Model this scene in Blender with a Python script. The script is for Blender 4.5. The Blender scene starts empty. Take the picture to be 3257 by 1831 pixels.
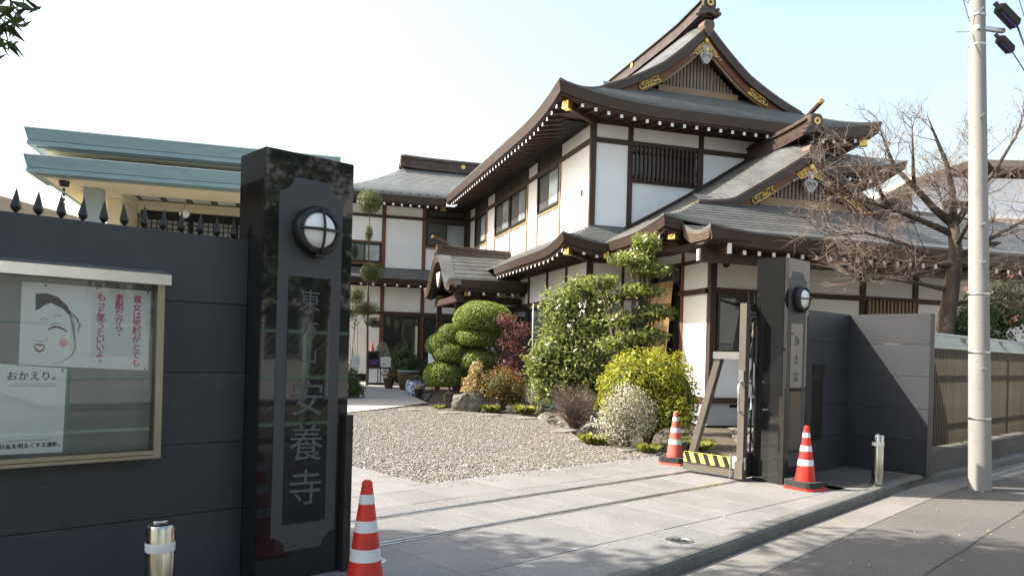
import bpy, bmesh, math, random
import numpy as np
from mathutils import Vector, Matrix, noise
R=math.radians
random.seed(7); rng=np.random.default_rng(11)
sc=bpy.context.scene
COL=sc.collection

# ------------------------------------------------------------------ camera
cam_d=bpy.data.cameras.new('camera'); cam=bpy.data.objects.new('camera',cam_d); COL.objects.link(cam)
cam_d.sensor_width=36.0; cam_d.lens=26.86; cam_d.shift_y=0.0628; cam_d.clip_start=0.05; cam_d.clip_end=2000
cam.matrix_world=Matrix.Translation((0,0,1.5))@Matrix.Rotation(R(-42.7),4,'Z')@Matrix.Rotation(R(90),4,'X')@Matrix.Rotation(0.027,4,'Z')
sc.camera=cam
# ------------------------------------------------------------------ sky, sun, exposure
SUN=Vector((-0.70*math.cos(R(45)),0.714*math.cos(R(45)),math.sin(R(45)))).normalized()
world=bpy.data.worlds.new('World'); sc.world=world; world.use_nodes=True
wn=world.node_tree; wn.nodes.clear()
sky=wn.nodes.new('ShaderNodeTexSky'); sky.sky_type='NISHITA'; sky.sun_disc=False
sky.sun_elevation=R(45); sky.sun_rotation=math.atan2(SUN.x,SUN.y)
sky.altitude=20; sky.air_density=1.6; sky.dust_density=4.5; sky.ozone_density=0.0
bg=wn.nodes.new('ShaderNodeBackground'); bg.inputs['Strength'].default_value=0.13
wo=wn.nodes.new('ShaderNodeOutputWorld')
wn.links.new(sky.outputs[0],bg.inputs[0]); wn.links.new(bg.outputs[0],wo.inputs[0])
sd=bpy.data.lights.new('sun','SUN'); sd.energy=5.0; sd.angle=R(0.55); sd.color=(1.0,0.93,0.825)
so=bpy.data.objects.new('sun',sd); COL.objects.link(so); so.location=(-20,20,30)
so.rotation_euler=(-SUN).to_track_quat('-Z','Y').to_euler()
sc.view_settings.view_transform='Standard'; sc.view_settings.look='None'
sc.view_settings.exposure=1.5; sc.view_settings.gamma=1.0
sc.render.engine='CYCLES'; sc.cycles.max_bounces=8; sc.cycles.transparent_max_bounces=12

# ------------------------------------------------------------------ material helpers
MATS={}
def nodes(name):
    m=bpy.data.materials.new(name); m.use_nodes=True
    nt=m.node_tree; b=nt.nodes.get('Principled BSDF'); MATS[name]=m
    return m,nt,b
def lk(nt,a,b): nt.links.new(a,b)
def coords(nt,space='Object',scale=(1,1,1),rot=(0,0,0)):
    tc=nt.nodes.new('ShaderNodeTexCoord'); mp=nt.nodes.new('ShaderNodeMapping')
    mp.inputs['Scale'].default_value=scale; mp.inputs['Rotation'].default_value=rot
    lk(nt,tc.outputs[space],mp.inputs[0]); return mp.outputs[0]
def wcoords(nt,scale=(1,1,1)):
    g=nt.nodes.new('ShaderNodeNewGeometry'); mp=nt.nodes.new('ShaderNodeMapping'); mp.inputs['Scale'].default_value=scale
    lk(nt,g.outputs['Position'],mp.inputs[0]); return mp.outputs[0]
def noi(nt,vec,scale,detail=4,rough=.55,dist=0):
    n=nt.nodes.new('ShaderNodeTexNoise'); n.inputs['Scale'].default_value=scale; n.inputs['Detail'].default_value=detail
    n.inputs['Roughness'].default_value=rough; n.inputs['Distortion'].default_value=dist
    if vec is not None: lk(nt,vec,n.inputs['Vector'])
    return n.outputs['Fac']
def ramp(nt,fac,stops,interp='LINEAR'):
    r=nt.nodes.new('ShaderNodeValToRGB'); cr=r.color_ramp; cr.interpolation=interp
    while len(cr.elements)<len(stops): cr.elements.new(.5)
    for e,(p,c) in zip(cr.elements,stops):
        e.position=p; e.color=(*c,1) if len(c)==3 else c
    lk(nt,fac,r.inputs[0]); return r.outputs[0]
def mix(nt,fac,a,b,mode='MIX'):
    m=nt.nodes.new('ShaderNodeMix'); m.data_type='RGBA'; m.blend_type=mode
    for s,v in ((0,fac),(6,a),(7,b)):
        if hasattr(v,'links'): lk(nt,v,m.inputs[s])
        elif s==0: m.inputs[0].default_value=v
        else: m.inputs[s].default_value=(*v,1)
    return m.outputs[2]
def bump(nt,b,h,strength=.3,dist=.01):
    n=nt.nodes.new('ShaderNodeBump'); n.inputs['Strength'].default_value=strength; n.inputs['Distance'].default_value=dist
    lk(nt,h,n.inputs['Height']); lk(nt,n.outputs[0],b.inputs['Normal'])
def orand(nt):
    return nt.nodes.new('ShaderNodeObjectInfo').outputs['Random']
def pm(name,c1,c2,scale=6,rough=.7,metal=0,bmp=0,bdist=.01,stretch=(1,1,1),spec=None,vary=0,space='Object',rough2=None,detail=5,lo=.3,hi=.7,coat=0):
    """two-tone noise material, optional per-object brightness variation"""
    m,nt,b=nodes(name)
    v=coords(nt,space,stretch) if space!='World' else wcoords(nt,stretch)
    f=noi(nt,v,scale,detail)
    c=ramp(nt,f,[(lo,c1),(hi,c2)])
    if vary:
        r=nt.nodes.new('ShaderNodeMapRange'); r.inputs[3].default_value=1-vary; r.inputs[4].default_value=1+vary
        lk(nt,orand(nt),r.inputs[0]); h=nt.nodes.new('ShaderNodeHueSaturation'); lk(nt,c,h.inputs['Color']); lk(nt,r.outputs[0],h.inputs['Value']); c=h.outputs[0]
    lk(nt,c,b.inputs['Base Color']); b.inputs['Roughness'].default_value=rough; b.inputs['Metallic'].default_value=metal
    if rough2 is not None:
        rr=nt.nodes.new('ShaderNodeMapRange'); rr.inputs[1].default_value=.3; rr.inputs[2].default_value=.7; rr.inputs[3].default_value=rough; rr.inputs[4].default_value=rough2
        lk(nt,f,rr.inputs[0]); lk(nt,rr.outputs[0],b.inputs['Roughness'])
    if spec is not None: b.inputs['Specular IOR Level'].default_value=spec
    if coat: b.inputs['Coat Weight'].default_value=coat; b.inputs['Coat Roughness'].default_value=.08
    if bmp:
        f2=noi(nt,v,scale*4,4); bump(nt,b,f2,bmp,bdist)
    return m
def wood(name,c1,c2,axis='z',rough=.65,vary=.12,scale=9):
    st={'x':(.25,3,3),'y':(3,.25,3),'z':(3,3,.25)}[axis]
    m,nt,b=nodes(name); v=coords(nt,'Object',st)
    g=noi(nt,v,scale,7,.65,.4); w=noi(nt,coords(nt,'Object',(1,1,1)),.9,3)
    c=mix(nt,w,ramp(nt,g,[(.3,c1),(.72,c2)]),ramp(nt,g,[(.3,tuple(x*.62 for x in c1)),(.7,c1)]))
    r=nt.nodes.new('ShaderNodeMapRange'); r.inputs[3].default_value=1-vary; r.inputs[4].default_value=1+vary
    lk(nt,orand(nt),r.inputs[0]); h=nt.nodes.new('ShaderNodeHueSaturation'); lk(nt,c,h.inputs['Color']); lk(nt,r.outputs[0],h.inputs['Value'])
    lk(nt,h.outputs[0],b.inputs['Base Color']); b.inputs['Roughness'].default_value=rough; bump(nt,b,g,.25,.004)
    return m
def leafm(name,stops,trans=.35,rough=.45,attr='rnd'):
    m,nt,b=nodes(name)
    a=nt.nodes.new('ShaderNodeAttribute'); a.attribute_name=attr
    c=ramp(nt,a.outputs['Fac'],stops); lk(nt,c,b.inputs['Base Color']); b.inputs['Roughness'].default_value=rough
    b.inputs['Specular IOR Level'].default_value=.35
    t=nt.nodes.new('ShaderNodeBsdfTranslucent'); h=nt.nodes.new('ShaderNodeHueSaturation'); h.inputs['Value'].default_value=1.5; h.inputs['Saturation'].default_value=1.1
    lk(nt,c,h.inputs['Color']); lk(nt,h.outputs[0],t.inputs[0])
    mx=nt.nodes.new('ShaderNodeMixShader'); mx.inputs[0].default_value=trans
    lk(nt,b.outputs[0],mx.inputs[1]); lk(nt,t.outputs[0],mx.inputs[2])
    lk(nt,mx.outputs[0],nt.nodes['Material Output'].inputs[0]); return m
def gran(name,c0,c1,spk,rough,scale=160,vary=.06,blot=.5):
    """speckled granite"""
    m,nt,b=nodes(name); v=wcoords(nt)
    n1=noi(nt,v,scale,3,.7); n2=noi(nt,v,2.2,5); n3=noi(nt,v,scale*.4,2,.6)
    c=ramp(nt,n1,[(.36,spk),(.46,c0),(.6,c1)])
    c=mix(nt,ramp(nt,n3,[(.35,(.0,.0,.0)),(.6,(.35,.35,.35))]),c,c1)
    r=nt.nodes.new('ShaderNodeMapRange'); r.inputs[3].default_value=1-vary; r.inputs[4].default_value=1+vary
    lk(nt,orand(nt),r.inputs[0]); h=nt.nodes.new('ShaderNodeHueSaturation'); lk(nt,c,h.inputs['Color']); lk(nt,r.outputs[0],h.inputs['Value'])
    d=mix(nt,1.0,h.outputs[0],ramp(nt,n2,[(.3,(1-blot*.35,)*3),(.65,(1,1,1))]),'MULTIPLY')
    lk(nt,d,b.inputs['Base Color']); b.inputs['Roughness'].default_value=rough
    if rough>.3: bump(nt,b,n1,.25,.003)
    return m

# ------------------------------------------------------------------ mesh helpers
class MB:
    def __init__(s): s.v=[]; s.f=[]; s.m=[]
    def add(s,vs,fs,mi=0):
        o=len(s.v); s.v+= [tuple(p) for p in vs]; s.f+=[tuple(i+o for i in f) for f in fs]; s.m+=[mi]*len(fs); return s
    def box(s,x0,x1,y0,y1,z0,z1,mi=0,faces=None):
        vs=[(x0,y0,z0),(x1,y0,z0),(x1,y1,z0),(x0,y1,z0),(x0,y0,z1),(x1,y0,z1),(x1,y1,z1),(x0,y1,z1)]
        fs=[(0,3,2,1),(4,5,6,7),(0,1,5,4),(1,2,6,5),(2,3,7,6),(3,0,4,7)]
        o=len(s.v); s.v+=vs; s.f+=[tuple(i+o for i in f) for f in fs]
        s.m+= [mi]*6 if faces is None else [faces.get(k,mi) for k in ('b','t','-y','+x','+y','-x')]
        return s
    def bar(s,a,b,w,h,up=(0,0,1),mi=0):
        a=Vector(a); b=Vector(b); d=(b-a).normalized(); r=d.cross(Vector(up))
        if r.length<1e-5: r=d.cross(Vector((1,0,0)))
        r.normalize(); u=r.cross(d)
        vs=[p+r*sx*w/2+u*sy*h/2 for p in (a,b) for sx,sy in ((-1,-1),(1,-1),(1,1),(-1,1))]
        return s.add(vs,[(3,2,1,0),(4,5,6,7),(0,1,5,4),(1,2,6,5),(2,3,7,6),(3,0,4,7)],mi)
    def tube(s,pts,r,n=8,mi=0,cap=True):
        pts=[Vector(p) for p in pts]; k=len(pts)
        rs=r if hasattr(r,'__len__') else [r]*k
        o=len(s.v); ref=None
        for i,p in enumerate(pts):
            d=(pts[min(i+1,k-1)]-pts[max(i-1,0)]).normalized()
            if ref is None: ref=Vector((0,0,1)) if abs(d.z)<.9 else Vector((1,0,0))
            x=ref-d*ref.dot(d)
            if x.length<1e-4: x=Vector((0,1,0))-d*d.y
            x.normalize(); ref=x; y=d.cross(x)
            for j in range(n):
                a=2*math.pi*j/n; q=p+(x*math.cos(a)+y*math.sin(a))*rs[i]; s.v.append(tuple(q))
        for i in range(k-1):
            for j in range(n):
                a=o+i*n+j; b=o+i*n+(j+1)%n; s.f.append((a,b,b+n,a+n)); s.m.append(mi)
        if cap:
            s.f.append(tuple(o+j for j in reversed(range(n)))); s.f.append(tuple(o+(k-1)*n+j for j in range(n))); s.m+=[mi,mi]
        return s
    def lathe(s,prof,n=24,c=(0,0,0),mi=0,axis='z',mis=None):
        o=len(s.v)
        for (r,h) in prof:
            for j in range(n):
                a=2*math.pi*j/n; x,y=r*math.cos(a),r*math.sin(a)
                if axis=='z': p=(c[0]+x,c[1]+y,c[2]+h)
                elif axis=='y': p=(c[0]+x,c[1]+h,c[2]+y)
                else: p=(c[0]+h,c[1]+x,c[2]+y)
                s.v.append(p)
        for i in range(len(prof)-1):
            for j in range(n):
                a=o+i*n+j; b=o+i*n+(j+1)%n; s.f.append((a,b,b+n,a+n)); s.m.append(mis[i] if mis else mi)
        return s
    def poly(s,pts,a,b,axis='y',mi=0):
        """prism of 2d outline between a and b along axis: y->(x,z) z->(x,y) x->(y,z)"""
        def P(p,t): return {'y':(p[0],t,p[1]),'z':(p[0],p[1],t),'x':(t,p[0],p[1])}[axis]
        n=len(pts); vs=[P(p,a) for p in pts]+[P(p,b) for p in pts]
        fs=[tuple(range(n)),tuple(reversed(range(n,2*n)))]+[(i,i+n,(i+1)%n+n,(i+1)%n) for i in range(n)]
        return s.add(vs,fs,mi)
    def strip(s,A,B,mi=0):
        o=len(s.v); n=len(A); s.v+=[tuple(p) for p in A]+[tuple(p) for p in B]
        for i in range(n-1): s.f.append((o+i,o+i+1,o+n+i+1,o+n+i)); s.m.append(mi)
        return s
    def obj(s,name,mats,parent=None,smooth=False,loc=None,rz=0,fix=True,ang=None):
        me=bpy.data.meshes.new(name); me.from_pydata(s.v,[],s.f)
        ms=mats if isinstance(mats,(list,tuple)) else [mats]
        for m in ms: me.materials.append(MATS[m] if isinstance(m,str) else m)
        if len(ms)>1: me.polygons.foreach_set('material_index',s.m)
        if fix:
            bm=bmesh.new(); bm.from_mesh(me); bmesh.ops.recalc_face_normals(bm,faces=bm.faces); bm.to_mesh(me); bm.free()
        if smooth:
            me.polygons.foreach_set('use_smooth',[True]*len(me.polygons))
            if ang: me.set_sharp_from_angle(angle=R(ang))
        me.update()
        return link(name,me,parent,loc,rz)
def link(name,me,parent=None,loc=None,rz=0):
    o=bpy.data.objects.new(name,me); COL.objects.link(o)
    if parent is not None: o.parent=parent
    if loc is not None: o.location=loc
    if rz: o.rotation_euler=(0,0,rz)
    return o
def tag(o,label=None,cat=None,group=None,kind=None):
    if label: o['label']=label
    if cat: o['category']=cat
    if group: o['group']=group
    if kind: o['kind']=kind
    return o
def thing(name,loc,label,cat,group=None,rz=0):
    o=bpy.data.objects.new(name,None); COL.objects.link(o); o.location=loc; o.rotation_euler=(0,0,rz); o.empty_display_size=.2
    return tag(o,label,cat,group)
def struct(o): o['kind']='structure'; return o
def dup(root,loc,rz=0,label=None,parent=None):
    r=root.copy(); COL.objects.link(r); r.location=loc; r.rotation_euler=(0,0,rz)
    if parent: r.parent=parent
    if label: r['label']=label
    for ch in list(root.children):
        c=ch.copy(); COL.objects.link(c); c.parent=r
        for g in list(ch.children):
            d=g.copy(); COL.objects.link(d); d.parent=c
    return r
def npmesh(name,V,F,mats,parent=None,rnd=None,loc=None,smooth=False,midx=None):
    """V (n,3), F (k,q) arrays"""
    V=np.asarray(V,dtype=np.float32); F=np.asarray(F,dtype=np.int32); q=F.shape[1]
    me=bpy.data.meshes.new(name); me.vertices.add(len(V)); me.vertices.foreach_set('co',V.ravel())
    me.loops.add(F.size); me.loops.foreach_set('vertex_index',F.ravel())
    me.polygons.add(len(F)); me.polygons.foreach_set('loop_start',np.arange(0,F.size,q,dtype=np.int32))
    me.polygons.foreach_set('loop_total',np.full(len(F),q,dtype=np.int32))
    for m in (mats if isinstance(mats,(list,tuple)) else [mats]): me.materials.append(MATS[m])
    if midx is not None: me.polygons.foreach_set('material_index',np.asarray(midx,dtype=np.int32))
    if rnd is not None:
        at=me.attributes.new('rnd','FLOAT','FACE'); at.data.foreach_set('value',np.asarray(rnd,dtype=np.float32))
    if smooth: me.polygons.foreach_set('use_smooth',[True]*len(F))
    me.update(calc_edges=True); me.validate()
    return link(name,me,parent,loc)
def unit(a): return a/np.maximum(np.linalg.norm(a,axis=1,keepdims=True),1e-9)
def leaves(name,pos,nrm,size,mat,parent=None,aspect=.45,jit=.6,rnd=None,droop=0,fold=.15):
    """diamond leaves: pos (n,3), nrm preferred facing direction"""
    n=len(pos); nr=unit(nrm+rng.normal(0,jit,(n,3))); t=unit(np.cross(nr,rng.normal(0,1,(n,3))))
    if droop: t=unit(t+np.array([0,0,-droop]))
    w=unit(np.cross(nr,t)); L=size*rng.uniform(.65,1.3,(n,1))
    b=pos-t*L*.5; tip=pos+t*L*.5; c=pos+nr*L*fold
    l=c-w*L*aspect*.5; r=c+w*L*aspect*.5
    V=np.stack([b,l,tip,r],1).reshape(-1,3); F=np.arange(4*n).reshape(n,4)
    return npmesh(name,V,F,mat,parent,rng.random(n) if rnd is None else rnd)
def ell_pts(n,c,r,shell=.35,zmin=-1):
    """random points in the outer shell of an ellipsoid + outward normals"""
    d=unit(rng.normal(0,1,(int(n*1.6)+8,3))); d=d[d[:,2]>zmin][:n]
    k=(1-shell*rng.random((len(d),1))**1.6)
    return np.array(c)+d*np.array(r)*k, unit(d/np.array(r))
def lumpy(p,c,r,seed,amp=.22):
    out=np.empty_like(p); c=np.array(c); r=np.array(r)
    for i,q in enumerate(p):
        d=(q-c)/r; v=Vector(d); L=v.length or 1; v=v/L
        k=1+amp*noise.noise(v*2.3+Vector((seed*3.1,seed*1.7,0)))*1.6+amp*.6*noise.noise(v*6.1+Vector((0,seed*2.3,seed)))
        out[i]=c+d*r*k
    return out
def fr(x,y,z=0): return np.array([x,y,z])
def text(body,size,mat,name='lettering',parent=None,M=None,bold=0,ext=.0015,align='CENTER'):
    cu=bpy.data.curves.new(name,'FONT'); cu.body=body; cu.size=size; cu.align_x=align; cu.align_y='CENTER'; cu.extrude=ext; cu.offset=bold; cu.resolution_u=3
    t=bpy.data.objects.new('tmp',cu); COL.objects.link(t)
    dg=bpy.context.evaluated_depsgraph_get(); me=bpy.data.meshes.new_from_object(t.evaluated_get(dg))
    bpy.data.objects.remove(t); bpy.data.curves.remove(cu)
    me.materials.clear(); me.materials.append(MATS[mat]); me.name=name
    if M is not None: me.transform(M)
    return link(name,me,parent)
def joinmesh(name,objs,parent=None):
    """merge several mesh objects that share one material into one"""
    V=[];F=[]
    for o in objs:
        k=len(V); V+=[tuple(v.co) for v in o.data.vertices]; F+=[tuple(i+k for i in p.vertices) for p in o.data.polygons]
    m=objs[0].data.materials[0]
    me=bpy.data.meshes.new(name); me.from_pydata(V,[],F); me.materials.append(m); me.update()
    for o in objs:
        d=o.data; bpy.data.objects.remove(o); bpy.data.meshes.remove(d)
    return link(name,me,parent)
# ------------------------------------------------------------------ materials
def plasterm():
    m,nt,b=nodes('plaster'); v=coords(nt,'Object'); n=noi(nt,v,1.4,6,.6); st=noi(nt,coords(nt,'Object',(2.2,2.2,.4)),2.2,6,.65); n2=noi(nt,v,60,3)
    c=ramp(nt,n,[(.25,(.70,.705,.71)),(.7,(.79,.79,.785))])
    c=mix(nt,ramp(nt,st,[(.58,(0,0,0)),(.85,(.22,.22,.22))]),c,(.55,.53,.49))
    r=nt.nodes.new('ShaderNodeMapRange'); r.inputs[3].default_value=.96; r.inputs[4].default_value=1.03
    lk(nt,orand(nt),r.inputs[0]); h=nt.nodes.new('ShaderNodeHueSaturation'); lk(nt,c,h.inputs['Color']); lk(nt,r.outputs[0],h.inputs['Value'])
    lk(nt,h.outputs[0],b.inputs['Base Color']); b.inputs['Roughness'].default_value=.88; bump(nt,b,n2,.08,.004)
plasterm()
wood('wood_dark',(.040,.020,.013),(.085,.042,.026),'z')
wood('wood_dark_x',(.040,.020,.013),(.085,.042,.026),'x')
wood('wood_dark_y',(.040,.020,.013),(.085,.042,.026),'y')
wood('wood_red',(.13,.048,.022),(.24,.10,.045),'x')
wood('wood_pale',(.24,.16,.09),(.42,.29,.17),'z')
wood('wood_pale_x',(.24,.16,.09),(.42,.29,.17),'x')
wood('wood_pale_y',(.24,.16,.09),(.42,.29,.17),'y')
wood('wood_grey',(.16,.12,.09),(.30,.24,.18),'z')
def roofmat(name='roof_slate',k=1.0):
    m,nt,b=nodes(name); v=coords(nt,'Object',(1,1,1))
    n=noi(nt,v,3,6); n2=noi(nt,v,40,3); f=ramp(nt,n,[(.3,(.060*k,.063*k,.062*k)),(.7,(.110*k,.115*k,.112*k))])
    c=mix(nt,ramp(nt,n2,[(.35,(0,0,0)),(.7,(.5,.5,.5))]),f,(.135*k,.135*k,.127*k))
    r=nt.nodes.new('ShaderNodeMapRange'); r.inputs[3].default_value=.88; r.inputs[4].default_value=1.12
    lk(nt,orand(nt),r.inputs[0]); h=nt.nodes.new('ShaderNodeHueSaturation'); lk(nt,c,h.inputs['Color']); lk(nt,r.outputs[0],h.inputs['Value'])
    lk(nt,h.outputs[0],b.inputs['Base Color']); b.inputs['Roughness'].default_value=.42; b.inputs['Metallic'].default_value=.08
    bump(nt,b,n2,.2,.004)
roofmat(); roofmat('roof_slate_lit',1.75)  # paler slate copy: the rear roof's stronger light put into its colour
pm('fascia',(.030,.019,.014),(.062,.040,.030),7,.5,stretch=(.4,.4,9),bmp=.2,bdist=.004,metal=.15)
pm('fascia_light',(.07,.045,.032),(.13,.09,.065),7,.5,stretch=(.4,.4,9),bmp=.2,bdist=.004)
pm('ridge_metal',(.045,.030,.025),(.10,.068,.055),5,.42,metal=.35,vary=.1,bmp=.1,bdist=.003)
pm('gold',(.55,.36,.08),(.85,.60,.20),22,.32,metal=.9,bmp=.25,bdist=.004)
pm('gold_dark',(.03,.02,.012),(.06,.04,.02),20,.5)
pm('white_paint',(.78,.78,.76),(.84,.84,.82),6,.6)
pm('carve_grey',(.26,.25,.23),(.46,.44,.41),14,.8,bmp=.3)
pm('alu_dark',(.022,.020,.018),(.045,.042,.038),10,.4,metal=.5)
pm('void',(.006,.006,.006),(.012,.011,.010),5,.9)
pm('soffit',(.035,.019,.013),(.075,.038,.024),5,.7,stretch=(6,.6,1))
def glass(name,tint,rough=.03):
    m,nt,b=nodes(name); v=coords(nt,'Object',(1,1,1)); n=noi(nt,v,1.3,3)
    lk(nt,ramp(nt,n,[(.35,tuple(x*.6 for x in tint)),(.65,tint)]),b.inputs['Base Color']); b.inputs['Roughness'].default_value=rough
    b.inputs['Specular IOR Level'].default_value=.8
glass('window_glass',(.035,.042,.045)); glass('screen_mesh',(.030,.031,.030),.6); glass('curtain_glass',(.30,.34,.35),.15)
gran('slab_granite',(.152,.149,.145),(.205,.201,.196),(.042,.042,.043),.62,85,.08)
def polished():
    m,nt,b=nodes('black_granite'); v=wcoords(nt); n=noi(nt,v,420,2,.7)
    lk(nt,ramp(nt,n,[(.45,(.008,.0085,.009)),(.72,(.030,.031,.032))]),b.inputs['Base Color']); b.inputs['Roughness'].default_value=.035
    b.inputs['Specular IOR Level'].default_value=.62
    n2=noi(nt,v,1.7,2); bump(nt,b,n2,.02,.01)
polished()
pm('honed_granite',(.036,.038,.041),(.058,.060,.064),220,.55,space='World',bmp=.15,bdist=.002,detail=3)
pm('carved_stroke',(.066,.068,.07),(.105,.107,.11),160,.8,space='World')
def charcoal():
    m,nt,b=nodes('charcoal_wall'); v=wcoords(nt); n=noi(nt,v,1.1,6,.6); n2=noi(nt,v,90,3); vs=wcoords(nt,(2.5,2.5,.35)); n3=ramp(nt,noi(nt,vs,2.0,6,.65),[(.45,(0,0,0)),(.85,(.55,.55,.55))]); n4=noi(nt,v,5,5,.7)
    c=mix(nt,n3,ramp(nt,n,[(.25,(.018,.021,.027)),(.75,(.030,.0335,.041))]),(.040,.0435,.050)); c=mix(nt,ramp(nt,n4,[(.58,(0,0,0)),(.75,(.45,.45,.45))]),c,(.056,.058,.061))
    lk(nt,mix(nt,ramp(nt,n2,[(.4,(0,0,0)),(.75,(.5,.5,.5))]),c,(.036,.039,.044)),b.inputs['Base Color']); b.inputs['Roughness'].default_value=.5; bump(nt,b,n2,.25,.002)
    src=b.inputs['Base Color'].links[0].from_socket; r=nt.nodes.new('ShaderNodeMapRange'); r.inputs[3].default_value=.84; r.inputs[4].default_value=1.16; lk(nt,orand(nt),r.inputs[0]); h=nt.nodes.new('ShaderNodeHueSaturation'); lk(nt,src,h.inputs['Color']); lk(nt,r.outputs[0],h.inputs['Value']); lk(nt,h.outputs[0],b.inputs['Base Color'])
charcoal()
pm('steel',(.45,.45,.45),(.62,.62,.61),18,.28,metal=1,stretch=(1,1,8),rough2=.4)
pm('chrome',(.40,.395,.385),(.52,.51,.495),7,.16,metal=1,stretch=(1,1,.2))
pm('gate_metal',(.150,.136,.115),(.180,.163,.138),3,.38,metal=.55)
pm('iron_black',(.012,.012,.012),(.028,.027,.026),30,.45,metal=.3,bmp=.1)
def asphalt(name='asphalt',k=1.0):
    m,nt,b=nodes(name); v=wcoords(nt); n=noi(nt,v,170,3,.75); n2=noi(nt,v,.55,5,.6); n3=noi(nt,v,70,2,.6)
    c=ramp(nt,n,[(.34,(.030*k,.029*k,.028*k)),(.5,(.088*k,.083*k,.077*k)),(.66,(.17*k,.162*k,.15*k))])
    c=mix(nt,1.0,c,ramp(nt,n2,[(.3,(.78,.78,.78)),(.68,(1.05,1.03,1.0))]),'MULTIPLY')
    sp=ramp(nt,n3,[(.70,(0,0,0)),(.73,(.6,.6,.6))])
    lk(nt,mix(nt,sp,c,(.22,.21,.20)),b.inputs['Base Color']); b.inputs['Roughness'].default_value=.9; bump(nt,b,n,.55,.006)
asphalt(); asphalt('asphalt_patch',.86)
def conc(name,a,bb,st=(1,1,1),rough=.85):
    m,nt,b=nodes(name); v=wcoords(nt,st); n=noi(nt,v,1.3,6,.6); n2=noi(nt,v,110,3,.7); n3=noi(nt,v,9,4)
    c=ramp(nt,n,[(.25,a),(.7,bb)]); c=mix(nt,ramp(nt,n2,[(.3,(.45,.45,.45)),(.55,(0,0,0))]),c,tuple(x*.55 for x in a))
    c=mix(nt,ramp(nt,n3,[(.55,(0,0,0)),(.8,(.35,.35,.35))]),c,tuple(x*.6 for x in a))
    lk(nt,c,b.inputs['Base Color']); b.inputs['Roughness'].default_value=rough; bump(nt,b,n2,.3,.004)
conc('gutter_concrete',(.135,.128,.112),(.18,.172,.155)); conc('kerb_concrete',(.085,.084,.076),(.135,.132,.12)); conc('path_concrete',(.26,.25,.235),(.33,.32,.30))
conc('pole_concrete',(.215,.212,.205),(.29,.286,.275),(1,1,.4)); conc('foundation',(.34,.36,.37),(.44,.455,.46))
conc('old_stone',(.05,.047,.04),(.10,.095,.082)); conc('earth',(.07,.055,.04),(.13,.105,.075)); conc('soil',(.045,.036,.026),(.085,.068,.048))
def rockm():
    m,nt,b=nodes('garden_rock'); v=coords(nt,'Object'); n=noi(nt,v,3.5,8,.65,.6); n2=noi(nt,v,26,5,.7)
    c=ramp(nt,n,[(.28,(.075,.072,.055)),(.5,(.17,.158,.13)),(.72,(.30,.275,.225))]); c=mix(nt,ramp(nt,n2,[(.35,(.55,.55,.55)),(.6,(0,0,0))]),c,(.045,.04,.03))
    lk(nt,c,b.inputs['Base Color']); b.inputs['Roughness'].default_value=.85; bump(nt,b,n2,.7,.03)
rockm()
def pebblem():
    m,nt,b=nodes('pebbles'); a=nt.nodes.new('ShaderNodeAttribute'); a.attribute_name='rnd'
    lk(nt,ramp(nt,a.outputs['Fac'],[(0,(.078,.079,.077)),(.2,(.145,.134,.116)),(.45,(.215,.194,.160)),(.65,(.245,.208,.160)),(.8,(.285,.266,.238)),(.93,(.155,.154,.150)),(1,(.36,.34,.31))]),b.inputs['Base Color']); b.inputs['Roughness'].default_value=.7
pebblem()
pm('cone_red',(.36,.022,.014),(.56,.024,.014),4,.5,lo=.28,hi=.5,rough2=.38)
pm('cone_faded',(.44,.08,.055),(.58,.12,.09),5,.55)
pm('reflective',(.38,.38,.37),(.62,.625,.63),7,.5,lo=.25,hi=.5)
pm('rubber',(.018,.017,.016),(.035,.033,.031),30,.85,bmp=.3)
pm('paper_white',(.80,.81,.83),(.86,.87,.89),2,.8); pm('ink_pink',(.62,.05,.15),(.70,.08,.20),20,.8); pm('ink_black',(.02,.02,.025),(.04,.04,.05),20,.8); pm('ink_grey',(.20,.21,.23),(.40,.41,.43),30,.8)
pm('ink_blush',(.74,.25,.29),(.82,.42,.44),8,.8); pm('ink_lips',(.22,.03,.05),(.32,.06,.08),20,.8); pm('ink_navy',(.03,.04,.10),(.05,.06,.14),10,.8)
pm('board_back',(.20,.205,.20),(.25,.255,.25),4,.7); pm('alu_frame',(.27,.245,.19),(.31,.28,.22),3,.35,metal=.8); pm('alu_hood',(.62,.61,.60),(.72,.71,.70),5,.25,metal=.85)
pm('lamp_glass',(.74,.76,.74),(.82,.83,.81),3,.25)
pm('yellow_paint',(.68,.56,.08),(.78,.66,.14),12,.6)
pm('slate_green',(.185,.285,.305),(.23,.335,.355),2,.5,stretch=(1,1,6)); pm('cream_soffit',(.72,.65,.44),(.80,.73,.52),1.2,.85); pm('hall_column',(.30,.36,.37),(.37,.43,.44),2,.7); pm('shoji',(.36,.42,.40),(.46,.52,.50),1.5,.7)
pm('bamboo',(.48,.30,.14),(.68,.46,.24),7,.6,vary=.22,stretch=(1,1,.3)); pm('rope',(.20,.16,.09),(.30,.24,.14),20,.9)
pm('bark',(.055,.040,.030),(.15,.115,.085),7,.9,bmp=.8,bdist=.03,stretch=(1,1,.35),space='World'); pm('bark_dark',(.030,.022,.016),(.085,.064,.048),7,.9,bmp=.8,bdist=.03,stretch=(1,1,.35),space='World'); pm('twig',(.115,.082,.062),(.195,.145,.112),5,.85,space='World'); pm('twig_dark',(.06,.042,.03),(.12,.085,.06),9,.9,space='World')
pm('fence_bronze',(.045,.039,.029),(.08,.07,.052),9,.45,metal=.5,vary=.12,stretch=(1,1,.4)); pm('fence_louver',(.17,.195,.195),(.24,.27,.27),9,.45,metal=.4,vary=.1)
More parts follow.
